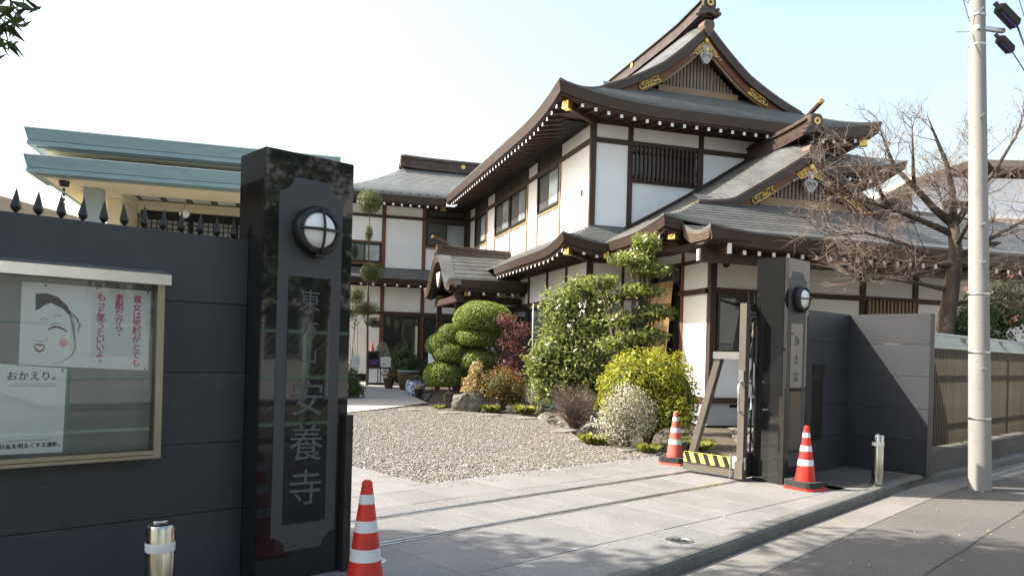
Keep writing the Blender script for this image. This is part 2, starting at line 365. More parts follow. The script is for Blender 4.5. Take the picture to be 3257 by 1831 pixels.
pm('ceramic_blue',(.04,.09,.30),(.55,.62,.72),17,.2,lo=.45,hi=.55,detail=3); pm('pot_brown',(.05,.028,.014),(.10,.058,.03),8,.6,stretch=(1,1,5)); pm('pot_dark',(.02,.02,.022),(.04,.04,.042),9,.5)
pm('cabinet_white',(.66,.67,.67),(.74,.75,.75),3,.5); pm('red_plastic',(.5,.025,.02),(.6,.04,.03),6,.4); pm('purple_cloth',(.06,.035,.16),(.10,.06,.24),9,.8)
pm('blue_plastic',(.05,.05,.28),(.08,.08,.40),6,.35); pm('cable',(.05,.05,.08),(.09,.09,.13),5,.5)
pm('far_wall',(.62,.64,.66),(.72,.73,.75),.6,.85); pm('far_brown',(.46,.35,.27),(.56,.44,.34),.8,.8,stretch=(1,1,4)); pm('far_roof',(.22,.175,.135),(.32,.265,.21),1.5,.7); pm('far_yellow',(.62,.42,.12),(.7,.5,.18),2,.7)
pm('street_wall',(.30,.31,.33),(.40,.41,.43),.4,.85); pm('fence_green',(.18,.36,.26),(.26,.46,.34),5,.5); pm('wire',(.14,.15,.145),(.20,.20,.195),9,.5,metal=.5)
pm('car_silver',(.36,.365,.37),(.42,.425,.43),2,.22,metal=.6,coat=.8); pm('tyre',(.015,.015,.015),(.03,.03,.03),20,.8); pm('head_lens',(.6,.6,.58),(.75,.75,.72),4,.1)
leafm('leaf_topiary',[(0,(.08,.115,.02)),(.5,(.17,.22,.045)),(1,(.31,.35,.09))],.35,.5)
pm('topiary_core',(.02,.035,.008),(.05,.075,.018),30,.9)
leafm('leaf_dark',[(0,(.022,.040,.014)),(.55,(.050,.078,.026)),(1,(.095,.130,.04))],.2,.35)
leafm('leaf_camellia',[(0,(.075,.105,.025)),(.45,(.15,.185,.05)),(.8,(.26,.285,.085)),(1,(.35,.35,.125))],.3,.32)
leafm('leaf_lime',[(0,(.09,.11,.014)),(.45,(.24,.252,.026)),(1,(.40,.385,.058))],.35,.5)
leafm('leaf_nandina',[(0,(.055,.022,.020)),(.5,(.12,.045,.045)),(.85,(.20,.085,.075)),(1,(.28,.15,.11))],.3,.5)
leafm('leaf_rust',[(0,(.06,.06,.015)),(.5,(.13,.105,.028)),(.85,(.23,.14,.035)),(1,(.30,.12,.03))],.3,.5)
leafm('leaf_peach',[(0,(.20,.15,.06)),(.5,(.36,.27,.12)),(1,(.52,.42,.24))],.35,.5)
leafm('blossom',[(0,(.30,.29,.20)),(.4,(.50,.48,.41)),(1,(.70,.69,.65))],.3,.6)
leafm('leaf_grey',[(0,(.10,.11,.05)),(.6,(.20,.20,.10)),(1,(.34,.30,.17))],.3,.6)
leafm('leaf_conifer',[(0,(.03,.05,.018)),(.5,(.07,.095,.03)),(.8,(.15,.16,.045)),(1,(.24,.20,.055))],.25,.5)
leafm('leaf_tree',[(0,(.02,.034,.012)),(.6,(.045,.07,.022)),(1,(.08,.11,.034))],.2,.3)
leafm('grass_blade',[(0,(.10,.13,.025)),(.5,(.20,.22,.05)),(1,(.34,.32,.09))],.3,.6)
leafm('petal_pink',[(0,(.55,.24,.20)),(1,(.70,.40,.34))],.3,.5)
# ------------------------------------------------------------------ ground, road, pavement
def H2W(u,v):   # house frame -> street frame
    return (14.6328+0.89879*u+0.43837*v, 9.4529-0.43837*u+0.89879*v)
def W2H(x,y):
    x-=14.6328; y-=9.4529; return (0.89879*x-0.43837*y, 0.43837*x+0.89879*y)
def gz(x,y):    # courtyard level: rises gently towards the entrance
    v=W2H(x,y)[1]; return 0.017*max(0,v-4)
struct(MB().add([(-400,-400,-.2),(400,-400,-.2),(400,400,-.2),(-400,400,-.2)],[(0,1,2,3)]).obj('ground','earth'))
KX=[-40,0,4.2,6.9,9.0,10.6,11.4,12.2,15.4,70]; KY=[3.2,3.2,3.23,3.46,3.62,3.74,3.72,3.62,3.60,3.60]
def ky(x): return float(np.interp(x,KX,KY))
xs=sorted(set([-40,-10,0,1,2,3]+list(np.arange(4,16,.5))+[20,30,70]))
m=MB(); m.strip([(x,ky(x)-.40,-.104) for x in xs],[(x,-2.7,-.104) for x in xs]); struct(m.obj('road','asphalt'))
pt=MB(); pt.add([(5.2,1.0,-.1005),(9.6,1.25,-.1005),(9.9,2.35,-.1005),(5.5,2.05,-.1005)],[(0,1,2,3)]); struct(pt.obj('road_patch','asphalt_patch'))
sm=MB()
for a,b in (((5.2,1.0),(9.6,1.25)),((9.6,1.25),(9.9,2.35)),((9.9,2.35),(5.5,2.05)),((5.5,2.05),(5.2,1.0)),((9.9,2.35),(14,2.5)),((5.5,2.05),(3.2,2.35))):
    n_=7; q=[(a[0]+(b[0]-a[0])*i/n_+random.uniform(-.02,.02),a[1]+(b[1]-a[1])*i/n_+random.uniform(-.02,.02)) for i in range(n_+1)]
    sm.strip([(x,y-.008,-.099) for x,y in q],[(x+.004,y+.008,-.099) for x,y in q])
struct(sm.obj('road_seam','rubber'))
g=MB(); g.strip([(x,ky(x)-.02,-.098) for x in xs],[(x,ky(x)-.42,-.100) for x in xs]); struct(g.obj('gutter','gutter_concrete'))
k=MB()   # kerb profile swept along the street, each stone a piece
kerb=struct(MB().strip([(x,ky(x)+.01,-.12) for x in xs],[(x,ky(x)+.12,-.12) for x in xs]).obj('kerb','kerb_concrete'))
edges=[-1]+[0.2+.6*i for i in range(34)]+[70]
for a,b in zip(edges[:-1],edges[1:]):
    xx=[a+.003]+[q for q in np.arange(math.ceil(a*4+.1)/4,b-.02,.25)][:40]+[b-.003]
    kb=MB(); prof=[(0,-.115),(.004,-.02),(.022,.004),(.045,.012),(.12,.012),(.12,-.115)]
    rows=[[(x,ky(x)+o,z+.0) for x in xx] for o,z in prof]
    for r0,r1 in zip(rows[:-1],rows[1:]): kb.strip(r0,r1)
    kb.add([r[0] for r in rows],[tuple(range(6))]); kb.add([r[-1] for r in rows],[tuple(range(6))])
    kb.obj('kerb_stone','kerb_concrete',kerb)
pv=struct(MB().add([(-6,3.30,-.035),(11.2,3.72,-.035),(11.2,6.3,-.035),(5.3,6.95,-.035),(5.3,14,-.035),(-6,14,-.035)],[(0,1,2,3,4,5)]).obj('pavement','void'))
def slab(x0,x1,y0,y1,cut=False,mat='slab_granite'):
    g=.0042; dz=random.uniform(-.0015,.0015)
    a=ky(x0)+.125 if cut else y0; b=ky(x1)+.125 if cut else y0
    if y1-max(a,b)<.08: return
    vs=[(x0+g,a+g,dz),(x1-g,b+g,dz),(x1-g,y1-g,dz),(x0+g,y1-g,dz)]
    c=.002
    top=[(x0+g+c,a+g+c,dz),(x1-g-c,b+g+c,dz),(x1-g-c,y1-g-c,dz),(x0+g+c,y1-g-c,dz)]
    v=[(p[0],p[1],-.03) for p in vs]+[(p[0],p[1],dz-c) for p in vs]+top
    f=[(8,9,10,11)]+[(i,(i+1)%4,(i+1)%4+4,i+4) for i in range(4)]+[(i+4,(i+1)%4+4,(i+1)%4+8,i+8) for i in range(4)]
    MB().add(v,f).obj('paving_slab',mat,pv,fix=False)
for i in range(-4,10): slab(4.09+.555*i,4.09+.555*(i+1),0,3.95,True)
for i in range(-3,9): slab(3.83+.555*i,3.83+.555*(i+1),3.95,4.925)
for i in range(-3,11): slab(3.95+.545*i,3.95+.545*(i+1),5.015,5.715)
for i in range(-2,8): slab(3.75+.9*i,3.75+.9*(i+1),5.805,6.10)
for i in range(0,7): slab(5.02+.72*i+ (0 if i else 0),5.02+.72*(i+1),6.10,6.96)
slab(4.90,5.02,6.10,6.96)
for j in range(0,9):
    slab(4.90,5.14,6.96+.6*j,6.96+.6*(j+1))
    for i in range(-3,1):
        slab(4.34+.56*i,4.34+.56*(i+1),6.10+.62*j,6.10+.62*(j+1))
# recess in front of the wall on the far side of the gate: rough concrete
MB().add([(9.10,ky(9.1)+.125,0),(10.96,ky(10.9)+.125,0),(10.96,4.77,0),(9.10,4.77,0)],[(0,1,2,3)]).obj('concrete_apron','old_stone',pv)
# two rails for the sliding gate, let into the slabs
for y0,x1 in ((4.925,9.3),(5.715,9.25)):
    r=MB(); r.box(-.5,x1,y0+.004,y0+.036,-.03,.003); r.box(-.5,x1,y0+.036,y0+.052,-.03,-.018,1); r.box(-.5,x1,y0+.052,y0+.086,-.03,.006); r.obj('gate_rail',['steel','iron_black'],pv)
# ---------------- courtyard
MB().add([(-6,5.01,-.004),(2.65,5.01,-.004),(2.65,13.9,-.004),(-6,13.9,-.004)],[(0,1,2,3)]).obj('concrete_apron','path_concrete',pv)
def sheet(name,poly,z,mat,parent=None,follow=True):
    bm=bmesh.new(); vs=[bm.verts.new((x,y,0)) for x,y in poly]; f=bm.faces.new(vs); bmesh.ops.triangulate(bm,faces=[f])
    for _ in range(3): bmesh.ops.subdivide_edges(bm,edges=list(bm.edges),cuts=1,use_grid_fill=True)
    for v in bm.verts: v.co.z=z+(gz(v.co.x,v.co.y) if follow else 0)
    bmesh.ops.recalc_face_normals(bm,faces=bm.faces)
    me=bpy.data.meshes.new(name); bm.to_mesh(me); bm.free(); me.materials.append(MATS[mat])
    for p in me.polygons:
        if p.normal.z<0: p.flip()
    return link(name,me,parent)
struct(sheet('courtyard',[(-12,14),(5.3,6.9),(11.2,6.3),(11.2,4.9),(32,4.9),(32,40),(-12,40)],-.045,'soil'))
GR=[(5.14,6.97),(9.85,7.02),(9.9,7.7),(9.9,8.6),(10.5,9.6),(11.3,10.6),(12.2,12.0),(12.5,13.0),(12.2,14.1),(11.9,15.2),(12.6,16.8),(9.25,15.5),(5.2,13.6)]
struct(sheet('gravel_bed',GR,-.012,'path_concrete'))
struct(sheet('entrance_path',[(4.6,13.4),(9.25,15.52),(12.55,16.95),(13.6,19.2),(15.6,22.5),(17.3,25.6),(16.5,27.4),(11,26),(4.6,20)],.02,'path_concrete'))
def inpoly(px,py,poly):
    c=np.zeros(len(px),bool); n=len(poly)
    for i in range(n):
        x0,y0=poly[i]; x1,y1=poly[(i+1)%n]
        if y0==y1: continue
        t=(py-y0)/(y1-y0); hit=((y0>py)!=(y1>py))&(px<x0+t*(x1-x0)); c^=hit
    return c
def pebble_field(name,poly,n,s0,s1,mat='pebbles'):
    P=np.array(poly); px=rng.uniform(P[:,0].min(),P[:,0].max(),n*2); py=rng.uniform(P[:,1].min(),P[:,1].max(),n*2)
    k=inpoly(px,py,poly); px=px[k][:n]; py=py[k][:n]; n=len(px)
    vv=.43837*(px-14.6328)+.89879*(py-9.4529); pz=.017*np.maximum(0,vv-4)
    o=np.array([[1,0,0],[-1,0,0],[0,1,0],[0,-1,0],[0,0,1],[0,0,-1.0]]); ff=np.array([[0,2,4],[2,1,4],[1,3,4],[3,0,4],[2,0,5],[1,2,5],[3,1,5],[0,3,5]])
    a=rng.uniform(0,6.283,n); L=rng.uniform(s0,s1,n); W=L*rng.uniform(.55,.9,n); Hh=L*rng.uniform(.35,.65,n)
    tilt=rng.normal(0,.25,(n,2))
    x=o[None,:,0]*L[:,None]; y=o[None,:,1]*W[:,None]; z=o[None,:,2]*Hh[:,None]
    x=x+rng.normal(0,.12,x.shape)*L[:,None]; y=y+rng.normal(0,.12,x.shape)*W[:,None]
    z=z+x*tilt[:,:1]+y*tilt[:,1:]
    X=x*np.cos(a)[:,None]-y*np.sin(a)[:,None]+px[:,None]; Y=x*np.sin(a)[:,None]+y*np.cos(a)[:,None]+py[:,None]; Z=z+(pz+rng.uniform(-.012,.012,n))[:,None]
    V=np.stack([X,Y,Z],2).reshape(-1,3); F=(ff[None]+6*np.arange(n)[:,None,None]).reshape(-1,3)
    o=npmesh(name,V,F,mat,None,np.repeat(rng.random(n),8)); o['kind']='stuff'; return o
gv=pebble_field('gravel',GR,92000,.008,.019); tag(gv,'pale buff and grey pebble gravel covering the courtyard','gravel')
tag(pebble_field('gravel',[(5.14,6.62),(9.85,6.66),(9.85,6.97),(5.14,6.96)],420,.006,.014),'stray pebbles spilled onto the paving edge','gravel')
# strip of gravel along the wing's foundation
GR2=[(11.1,6.5),(14.6,8.9),(15.5,8.4),(13.2,6.5)]
gv2=pebble_field('gravel',GR2,6000,.014,.03); tag(gv2,'grey gravel along the house foundation behind the gate','gravel')
# ------------------------------------------------------------------ gate pillars, walls, gate
def notched(x0,x1,z0,z1,r,n=6):
    P=[]
    for cx,cz,a0 in ((x0,z0,90),(x1,z0,180),(x1,z1,270),(x0,z1,0)):
        # concave quarter arcs, walking round the outline
        arc=[(cx+r*math.cos(R(a0-90*i/n)),cz+r*math.sin(R(a0-90*i/n))) for i in range(n+1)]
        P+=arc
    return P
def lamp(name,loc,label):
    t=thing(name,loc,label,'lamp','round lamps on the gate pillars')
    MB().lathe([(.10,0),(.152,0),(.158,-.02),(.158,-.075),(.148,-.09),(.125,-.095),(.118,-.088),(.118,-.05)],36,axis='y').obj('housing','iron_black',t,True,ang=40)
    pr=[(.118*math.cos(R(a)),-.06-.075*math.sin(R(a))) for a in range(0,91,10)]
    MB().lathe(pr,36,axis='y').obj('glass_dome','lamp_glass',t,True)
    for d in (0,1):
        pts=[]
        for a in range(-90,91,12):
            q=.135*math.sin(R(a)); y=-.088-.062*math.cos(R(a)); pts.append((q,y,0) if d else (0,y,q))
        MB().tube(pts,.009,8).obj('guard_bar','iron_black',t,True)
    MB().box(-.03,.03,-.10,-.02,-.172,-.155).obj('latch','iron_black',t)
    return t
def pillar(x0,label,chars,lamp_label,guard_x,small):
    t=thing('gate_pillar',(x0,4.55,0),label,'gate pillar','granite pillars of the gate')
    W,D,Hh=.63,.37,2.74
    bm=bmesh.new(); bmesh.ops.create_cube(bm,size=1); bmesh.ops.scale(bm,vec=(W,D,Hh),verts=bm.verts); bmesh.ops.translate(bm,vec=(W/2,D/2,Hh/2),verts=bm.verts)
    bmesh.ops.bevel(bm,geom=list(bm.edges),offset=.006,segments=2,affect='EDGES'); me=bpy.data.meshes.new('shaft'); bm.to_mesh(me); bm.free(); me.materials.append(MATS['black_granite']); link('shaft',me,t)
    MB().poly(notched(.10,.55,.19,2.58,.095),-.003,.0,'y').obj('honed_panel','honed_granite',t)
    np_=MB().box(.175,.475,-.006,-.002,.36,1.95).obj('nameplate','black_granite' if small<1 else 'black_granite',t)
    for ch,z,s in chars:
        text(ch,s,'carved_stroke','carved_character',np_,Matrix.Translation((.325,-.0085,z))@Matrix.Rotation(R(90),4,'X')@Matrix.Rotation(R(-2),4,'Z'),bold=0,ext=.001)
    g=guard_x
    MB().box(g+.02,g+.075,-.05,.02,.0,1.05).obj('corner_guard','alu_dark',t)
    lamp('pillar_lamp',(x0+.34,4.547,2.25),lamp_label)
    return t
pillar(2.07,'polished black granite gate pillar with six carved characters, nearest the camera',[('東',1.79,.15),('方',1.61,.13),('山',1.44,.13),('安',1.15,.25),('養',.86,.25),('寺',.57,.25)],'round white caged lamp on the pillar with six carved characters',.57,0)
pillar(8.64,'polished black granite gate pillar beside the folded metal gate',[('浄',1.72,.13),('土',1.50,.13),('宗',1.28,.13)],'round white caged lamp on the pillar beside the metal gate',-.05,0)
# ---- charcoal panel walls
def panelwall(name,loc,L,label,axis,th=.2,Hh=2.17,dirn=1,piece=2.6):
    t=thing(name,loc,label,'wall')
    zs=[0,.46,.89,1.325,1.755,Hh]
    core=MB()
    if axis=='x': core.box(min(0,dirn*L)+.01,max(0,dirn*L)-.01,.012,th-.012,0,Hh-.01)
    else: core.box(.012,th-.012,min(0,dirn*L)+.01,max(0,dirn*L)-.01,0,Hh-.01)
    core.obj('wall_core','void',t)
    for z0,z1 in zip(zs[:-1],zs[1:]):
        q=0
        while q<L-.01:
            e=min(L,q+piece); a,b=sorted((dirn*q,dirn*e)); gg=.0025
            m=MB()
            if axis=='x': m.box(a+gg,b-gg,0,th,z0+gg,z1-gg)
            else: m.box(0,th,a+gg,b-gg,z0+gg,z1-gg)
            m.obj('wall_panel','charcoal_wall',t); q=e
    return t
lw=panelwall('front_wall',(2.07,4.76,0),9.0,'long charcoal panel wall carrying the notice board and spikes','x',dirn=-1,piece=4.5)
panelwall('recess_wall',(9.27,4.765,0),1.69,'shaded charcoal panel wall next to the far gate pillar','x',th=.2)
panelwall('return_wall',(10.96,4.965,0),1.27,'charcoal panel wall half in sun, ending at the kerb','y',th=.17,dirn=-1)
rt_=bpy.data.objects['return_wall']; rt_c=MB(); rt_c.add([(-.003,-.92,1.753),(-.003,-.66,1.752),(-.003,-.68,1.759),(-.003,-.76,1.763),(-.003,-.92,1.757)],[(0,1,2,3,4)]); rt_c.obj('lime_stain','kerb_concrete',rt_)
# intercom and letter slot in the recess wall
t=thing('letter_slot',(9.86,4.765,1.28),'dark metal letter slot in the shaded recess wall','letter slot')
MB().box(0,.34,-.012,0,0,.16).obj('plate','alu_dark',t); MB().box(.03,.31,-.018,-.011,.04,.12).obj('flap','iron_black',t)
MB().box(.0,.30,-.004,0,-.85,-.03).obj('hatch','alu_dark',t)
# ---- spikes along the wall top (parts of the wall)
sp=MB(); sp.lathe([(.008,0),(.008,.018),(.02,.028),(.031,.046),(.0,.155)],4)
sme=None
for i in range(0,34):
    x=2.01-.109*i
    if sme is None: o=sp.obj('spike','iron_black',lw,loc=(x-2.07,.10,2.165)); sme=o.data; o.rotation_euler=(0,0,R(20))
    else: o=link('spike',sme,lw,(x-2.07+random.uniform(-.003,.003),.10,2.165)); o.rotation_euler=(R(random.uniform(-2,2)),R(random.uniform(-2,2)),R(20))
# ---- notice board
nb=thing('notice_board',(0,4.757,0),'aluminium framed notice board with glass on the charcoal wall','notice board')
X0,X1,Z0,Z1=-.62,1.53,.83,1.84
MB().box(X0,X1,-.012,0,Z0,Z1).obj('back_panel','board_back',nb)
MB().poly([(0,1.835),(-.145,1.835),(-.145,1.895),(-.01,1.925),(0,1.925)],X0-.02,X1+.02,'x').obj('hood','alu_hood',nb)
for a,b,c,d in ((X1-.04,X1,Z0,Z1),(X0,X0+.04,Z0,Z1)): MB().box(a,b,-.10,-.012,c,d).obj('frame_side','alu_frame',nb)
MB().box(X0+.04,X1-.04,-.10,-.012,Z0,Z0+.045).obj('frame_rail','alu_frame',nb); MB().box(X0+.04,X1-.04,-.104,-.085,Z0+.02,Z0+.024).obj('frame_groove','alu_dark',nb)
m,nt,b=nodes('board_glass'); b.inputs['Base Color'].default_value=(.9,1,.97,1)
gl=nt.nodes.new('ShaderNodeBsdfGlossy'); gl.inputs['Roughness'].default_value=.01; tr=nt.nodes.new('ShaderNodeBsdfTransparent'); tr.inputs[0].default_value=(.95,.965,.96,1)
fz=nt.nodes.new('ShaderNodeFresnel'); fz.inputs[0].default_value=1.38; mx=nt.nodes.new('ShaderNodeMixShader'); lk(nt,fz.outputs[0],mx.inputs[0]); lk(nt,tr.outputs[0],mx.inputs[1]); lk(nt,gl.outputs[0],mx.inputs[2]); lk(nt,mx.outputs[0],nt.nodes['Material Output'].inputs[0])
MB().box(X0+.04,X1-.04,-.070,-.066,Z0+.045,Z1).obj('glass_pane','board_glass',nb)
RX=Matrix.Rotation(R(90),4,'X')
def flat(poly,mat,y,name,parent): return MB().poly(poly,y,y-.0006,'y').obj(name,mat,parent)
p1=thing('poster',(0,4.744,0),'white poster of a smiling brush-drawn face with three pink lines of writing','poster')
MB().add([(.825,-.002,1.365),(1.475,-.002,1.335),(1.48,-.002,1.80),(.83,-.002,1.805)],[(0,1,2,3)]).obj('sheet','paper_white',p1)
def vtext(s,x,z0,z1,mat,par,size):
    n=len(s); os=[]
    for i,c in enumerate(s):
        z=z0-(z0-z1)*i/(n-1); dx=dz=0
        if c in '、。': dx,dz=size*.36,size*.30
        os.append(text(c,size,mat,'lettering',None,Matrix.Translation((x+dx,-.0035,z+dz))@RX,bold=size*.008,ext=.0004))
    joinmesh('lettering',os,par)
vtext('貴女は笑顔がとても',1.405,1.745,1.375,'ink_pink',p1,.049); vtext('素敵だから、',1.31,1.745,1.535,'ink_pink',p1,.049); vtext('もっと笑うといいよ。',1.215,1.745,1.385,'ink_pink',p1,.049)
Y=-.0028
def stroke(pts,w,mat,name='brush_stroke',par=p1,y=Y):
    A=[];B=[]; n=len(pts)
    for i,(x,z) in enumerate(pts):
        a=pts[max(i-1,0)]; b=pts[min(i+1,n-1)]; dx,dz=b[0]-a[0],b[1]-a[1]; l=math.hypot(dx,dz) or 1
        ww=w*(.25+.75*math.sin(math.pi*(i+.5)/n)); A.append((x-dz/l*ww,y,z+dx/l*ww)); B.append((x+dz/l*ww,y,z-dx/l*ww))
    return MB().strip(A,B).obj(name,mat,par)
flat([(.895,1.745),(.945,1.752),(1.0,1.735),(1.045,1.69),(1.07,1.64),(1.02,1.675),(.965,1.70),(.935,1.685),(.915,1.665),(.895,1.655)],'ink_black',-.0022,'brush_hair',p1)
stroke([(1.06,1.66),(1.095,1.62),(1.11,1.585),(1.10,1.545)],.006,'ink_grey'); stroke([(1.055,1.64),(1.075,1.58),(1.085,1.52),(1.09,1.46),(1.075,1.42),(1.03,1.385),(.985,1.37)],.0035,'ink_grey')
for k_ in range(9):
    a_=.006*k_; stroke([(.90+a_*1.2,1.742-a_*.3),(.955+a_,1.735-a_*.55),(1.005+a_*.8,1.70-a_*.6),(1.04+a_*.7,1.655-a_*.7)],.0016,'ink_grey' if k_%2 else 'ink_black',y=Y-.0003)
for k_ in range(5): stroke([(1.058+.004*k_,1.64),(1.072+.003*k_,1.57),(1.082+.002*k_,1.50)],.0012,'ink_grey',y=Y-.0003)
stroke([(.915,1.60),(.925,1.612),(.94,1.615),(.955,1.606)],.003,'ink_grey'); stroke([(.985,1.628),(1.0,1.636),(1.02,1.63)],.004,'ink_grey')
stroke([(.955,1.555),(.985,1.572),(1.015,1.568),(1.05,1.548)],.0055,'ink_black'); stroke([(.965,1.58),(.99,1.592),(1.02,1.59)],.0022,'ink_grey')
stroke([(.95,1.515),(.953,1.505),(.945,1.493)],.002,'ink_grey'); stroke([(.90,1.492),(.92,1.49),(.94,1.494)],.0022,'ink_grey')
stroke([(.893,1.470),(.912,1.474),(.925,1.470),(.94,1.472)],.005,'ink_lips'); stroke([(.893,1.462),(.905,1.442),(.92,1.435),(.935,1.445),(.942,1.465)],.005,'ink_lips')
MB().add([(1.035+.024*math.cos(a),Y,1.485+.022*math.sin(a)) for a in np.linspace(0,6.283,20)[:-1]],[tuple(range(19))]).obj('brush_blush','ink_blush',p1)
for x,z in ((.94,1.793),(1.19,1.793),(1.462,1.792),(1.455,1.345)): MB().lathe([(.0,-.009),(.004,-.008),(.0055,-.002)],10,(x,0,z),axis='y').obj('drawing_pin','alu_dark',p1,True)
p2=thing('poster',(0,4.738,0),'white printed notice with dark lettering below the smiling face poster','poster')
MB().add([(.66,-.002,.895),(1.04,-.002,.887),(1.05,-.002,1.345),(.66,-.002,1.375)],[(0,1,2,3)]).obj('sheet','paper_white',p2)
text('おかえり。',.052,'ink_navy','lettering',p2,Matrix.Translation((.90,-.0035,1.302))@RX,bold=.0007,ext=.0004)
text('社会を明るくする運動。',.027,'ink_navy','lettering',p2,Matrix.Translation((.895,-.0035,.932))@RX,bold=.0006,ext=.0004)
for z in (1.262,1.25): MB().add([(.79,-.003,z),(1.0,-.003,z),(1.0,-.003,z+.003),(.79,-.003,z+.003)],[(0,1,2,3)]).obj('small_print','ink_grey',p2)
MB().add([(.78,-.003,.962),(.98,-.003,.960),(.98,-.003,.963),(.78,-.003,.965)],[(0,1,2,3)]).obj('small_print','ink_grey',p2)
for x,z in ((1.03,1.335),): MB().lathe([(.0,-.009),(.004,-.008),(.0055,-.002)],10,(x,0,z),axis='y').obj('drawing_pin','alu_dark',p2,True)
# ---- sliding gate, run back behind the far pillar
gt=thing('sliding_gate',(8.47,4.97,0),'bronze metal sliding gate with black scrollwork run back behind the pillar','gate')
MB().box(-.042,.048,-.045,.045,.22,2.18).obj('end_post','gate_metal',gt); MB().box(.055,2.6,-.045,.045,2.08,2.18).obj('top_rail','alu_dark',gt); MB().box(.055,2.6,-.045,.045,.22,.34).obj('bottom_rail','alu_dark',gt)
MB().box(-.045,2.6,-.04,.04,.04,.215).obj('wheel_box','iron_black',gt)
MB().box(-.07,.03,-.055,.055,.03,.235).obj('end_foot','gate_metal',gt)
for k in range(6):
    x=.20+.16*k; MB().tube([(x,0,.34),(x,0,1.75),(x,0,1.80)],[.012,.012,.018],8).obj('picket','iron_black',gt,True)
    MB().lathe([(.018,1.78),(.024,1.80),(.014,1.82),(.014,1.9),(.02,1.91),(.0,1.96)],10,(x,0,0)).obj('finial','gate_metal',gt,True)
    for z,s in ((.5,1),(.72,-1),(1.1,1),(1.3,-1),(1.5,1),(1.62,-1)):
        pts=[(x+s*(.012+.05*math.sin(a*.5)*(1-.09*a)),0.0,z+.075*math.cos(a)*(1-.08*a)) for a in np.linspace(0,5.6,18)]
        MB().tube(pts,.0075,6).obj('scroll','iron_black',gt,True)
for k in range(5):
    x=.08+.14*k; MB().tube([(x,0,2.18),(x-.012,0,2.32)],[.009,.005],6).obj('top_spike','iron_black',gt)
hp=[(-.055,-.0,1.20),(-.16,-.05,1.20),(-.20,-.06,1.17),(-.20,-.06,.88),(-.16,-.05,.85),(-.055,0,.85)]
MB().tube(hp,.014,10).obj('pull_handle','steel',gt,True)
MB().tube([(.06,.0,1.20),(.16,-.0,1.20),(.20,0,1.17),(.20,0,.88),(.16,0,.85),(.06,0,.85)],.012,10).obj('pull_handle','steel',gt,True)
MB().box(-.058,-.05,-.035,.035,1.22,1.36).obj('lock_plate','steel',gt)
# outrigger that keeps the gate upright: foot on the second rail, raking brace and top arm
MB().bar((.12,.78,.24),(.03,.36,1.50),.085,.085,(1,0,0)).obj('raking_brace','gate_metal',gt); MB().box(-.03,.09,.04,.42,1.49,1.58).obj('brace_arm','alu_hood',gt)
MB().box(-.005,.075,-.02,.84,.035,.13).obj('outrigger_foot','gate_metal',gt)
sb=MB().box(-.025,-.004,.12,.82,.145,.275).obj('warning_board','yellow_paint',gt)
for k in range(5):
    y=.135+.14*k; MB().poly([(y,.1455),(y+.07,.1455),(y+.125,.2745),(y+.055,.2745)],-.027,-.024,'x').obj('black_stripe','iron_black',sb)
MB().box(-.022,-.003,-.06,.115,.14,.29).obj('end_plate','cabinet_white',gt); MB().tube([(-.035,.13,.02),(-.035,.13,.32)],.009,8).obj('drop_bolt','steel',gt)
# ---- traffic cones
def cone(loc,label,mat,weight=True,rz=0,s=1.0):
    t=thing('traffic_cone',loc,label,'traffic cone','red and white traffic cones',rz)
    def r(z): return (.130-.098*(z/.70))
    bands=[(.04,.28,0),(.28,.36,1),(.36,.455,0),(.455,.535,1),(.535,.605,0),(.605,.655,1)]
    bands=[(.03,.275,0),(.275,.345,1),(.345,.44,0),(.44,.505,1),(.505,.60,0),(.60,.655,1)]
    pr=[];mi=[]
    for a,b,c in bands: pr+=[(r(a)+(.0012 if c else 0),a),(r(b)+(.0012 if c else 0),b)]; mi+=[c,c]
    pr+=[(r(.655),.655),(r(.70),.70),(.030,.722),(.018,.735),(.0,.738)]; mi+=[0]*5
    body=MB().lathe([p for p in pr],40,mis=mi); body.obj('cone_body',[mat,'reflective'],t,True,ang=35)
    pts=[(-.19,-.15),(-.15,-.19),(.15,-.19),(.19,-.15),(.19,.15),(.15,.19),(-.15,.19),(-.19,.15)]
    MB().poly(pts,.0,.028,'z').obj('base_plate',mat,t)
    if weight:
        for z0 in (.03,.068):
            m=MB(); n=32; q=[]
            for j in range(n):
                a=2*math.pi*j/n; c,s_=math.cos(a),math.sin(a); k=.19/max(abs(c),abs(s_)); k=min(k,.235); q.append((c*k,s_*k))
            for z in (z0,z0+.034):
                m.v+=[(x,y,z) for x,y in q]+[(.14*math.cos(2*math.pi*j/n),.14*math.sin(2*math.pi*j/n),z) for j in range(n)]
            for j in range(n):
                k=(j+1)%n; m.f+=[(j,k,k+2*n,j+2*n),(n+j,n+j+2*n,n+k+2*n,n+k),(2*n+j,2*n+k,3*n+k,3*n+j),(j,n+j,n+k,k)]; m.m+=[0]*4
            m.obj('rubber_weight','rubber',t)
    return t
cone((8.62,4.22,0.0),'red and white traffic cone with two black weights by the far pillar','cone_red',True,R(-8))
cone((9.0,6.32,0.0),'faded traffic cone inside the gate at the end of the rails','cone_faded',True,R(14))
cone((2.415,3.83,0.0),'traffic cone in front of the pillar with carved characters, cut by the picture edge','cone_red',False,R(4))
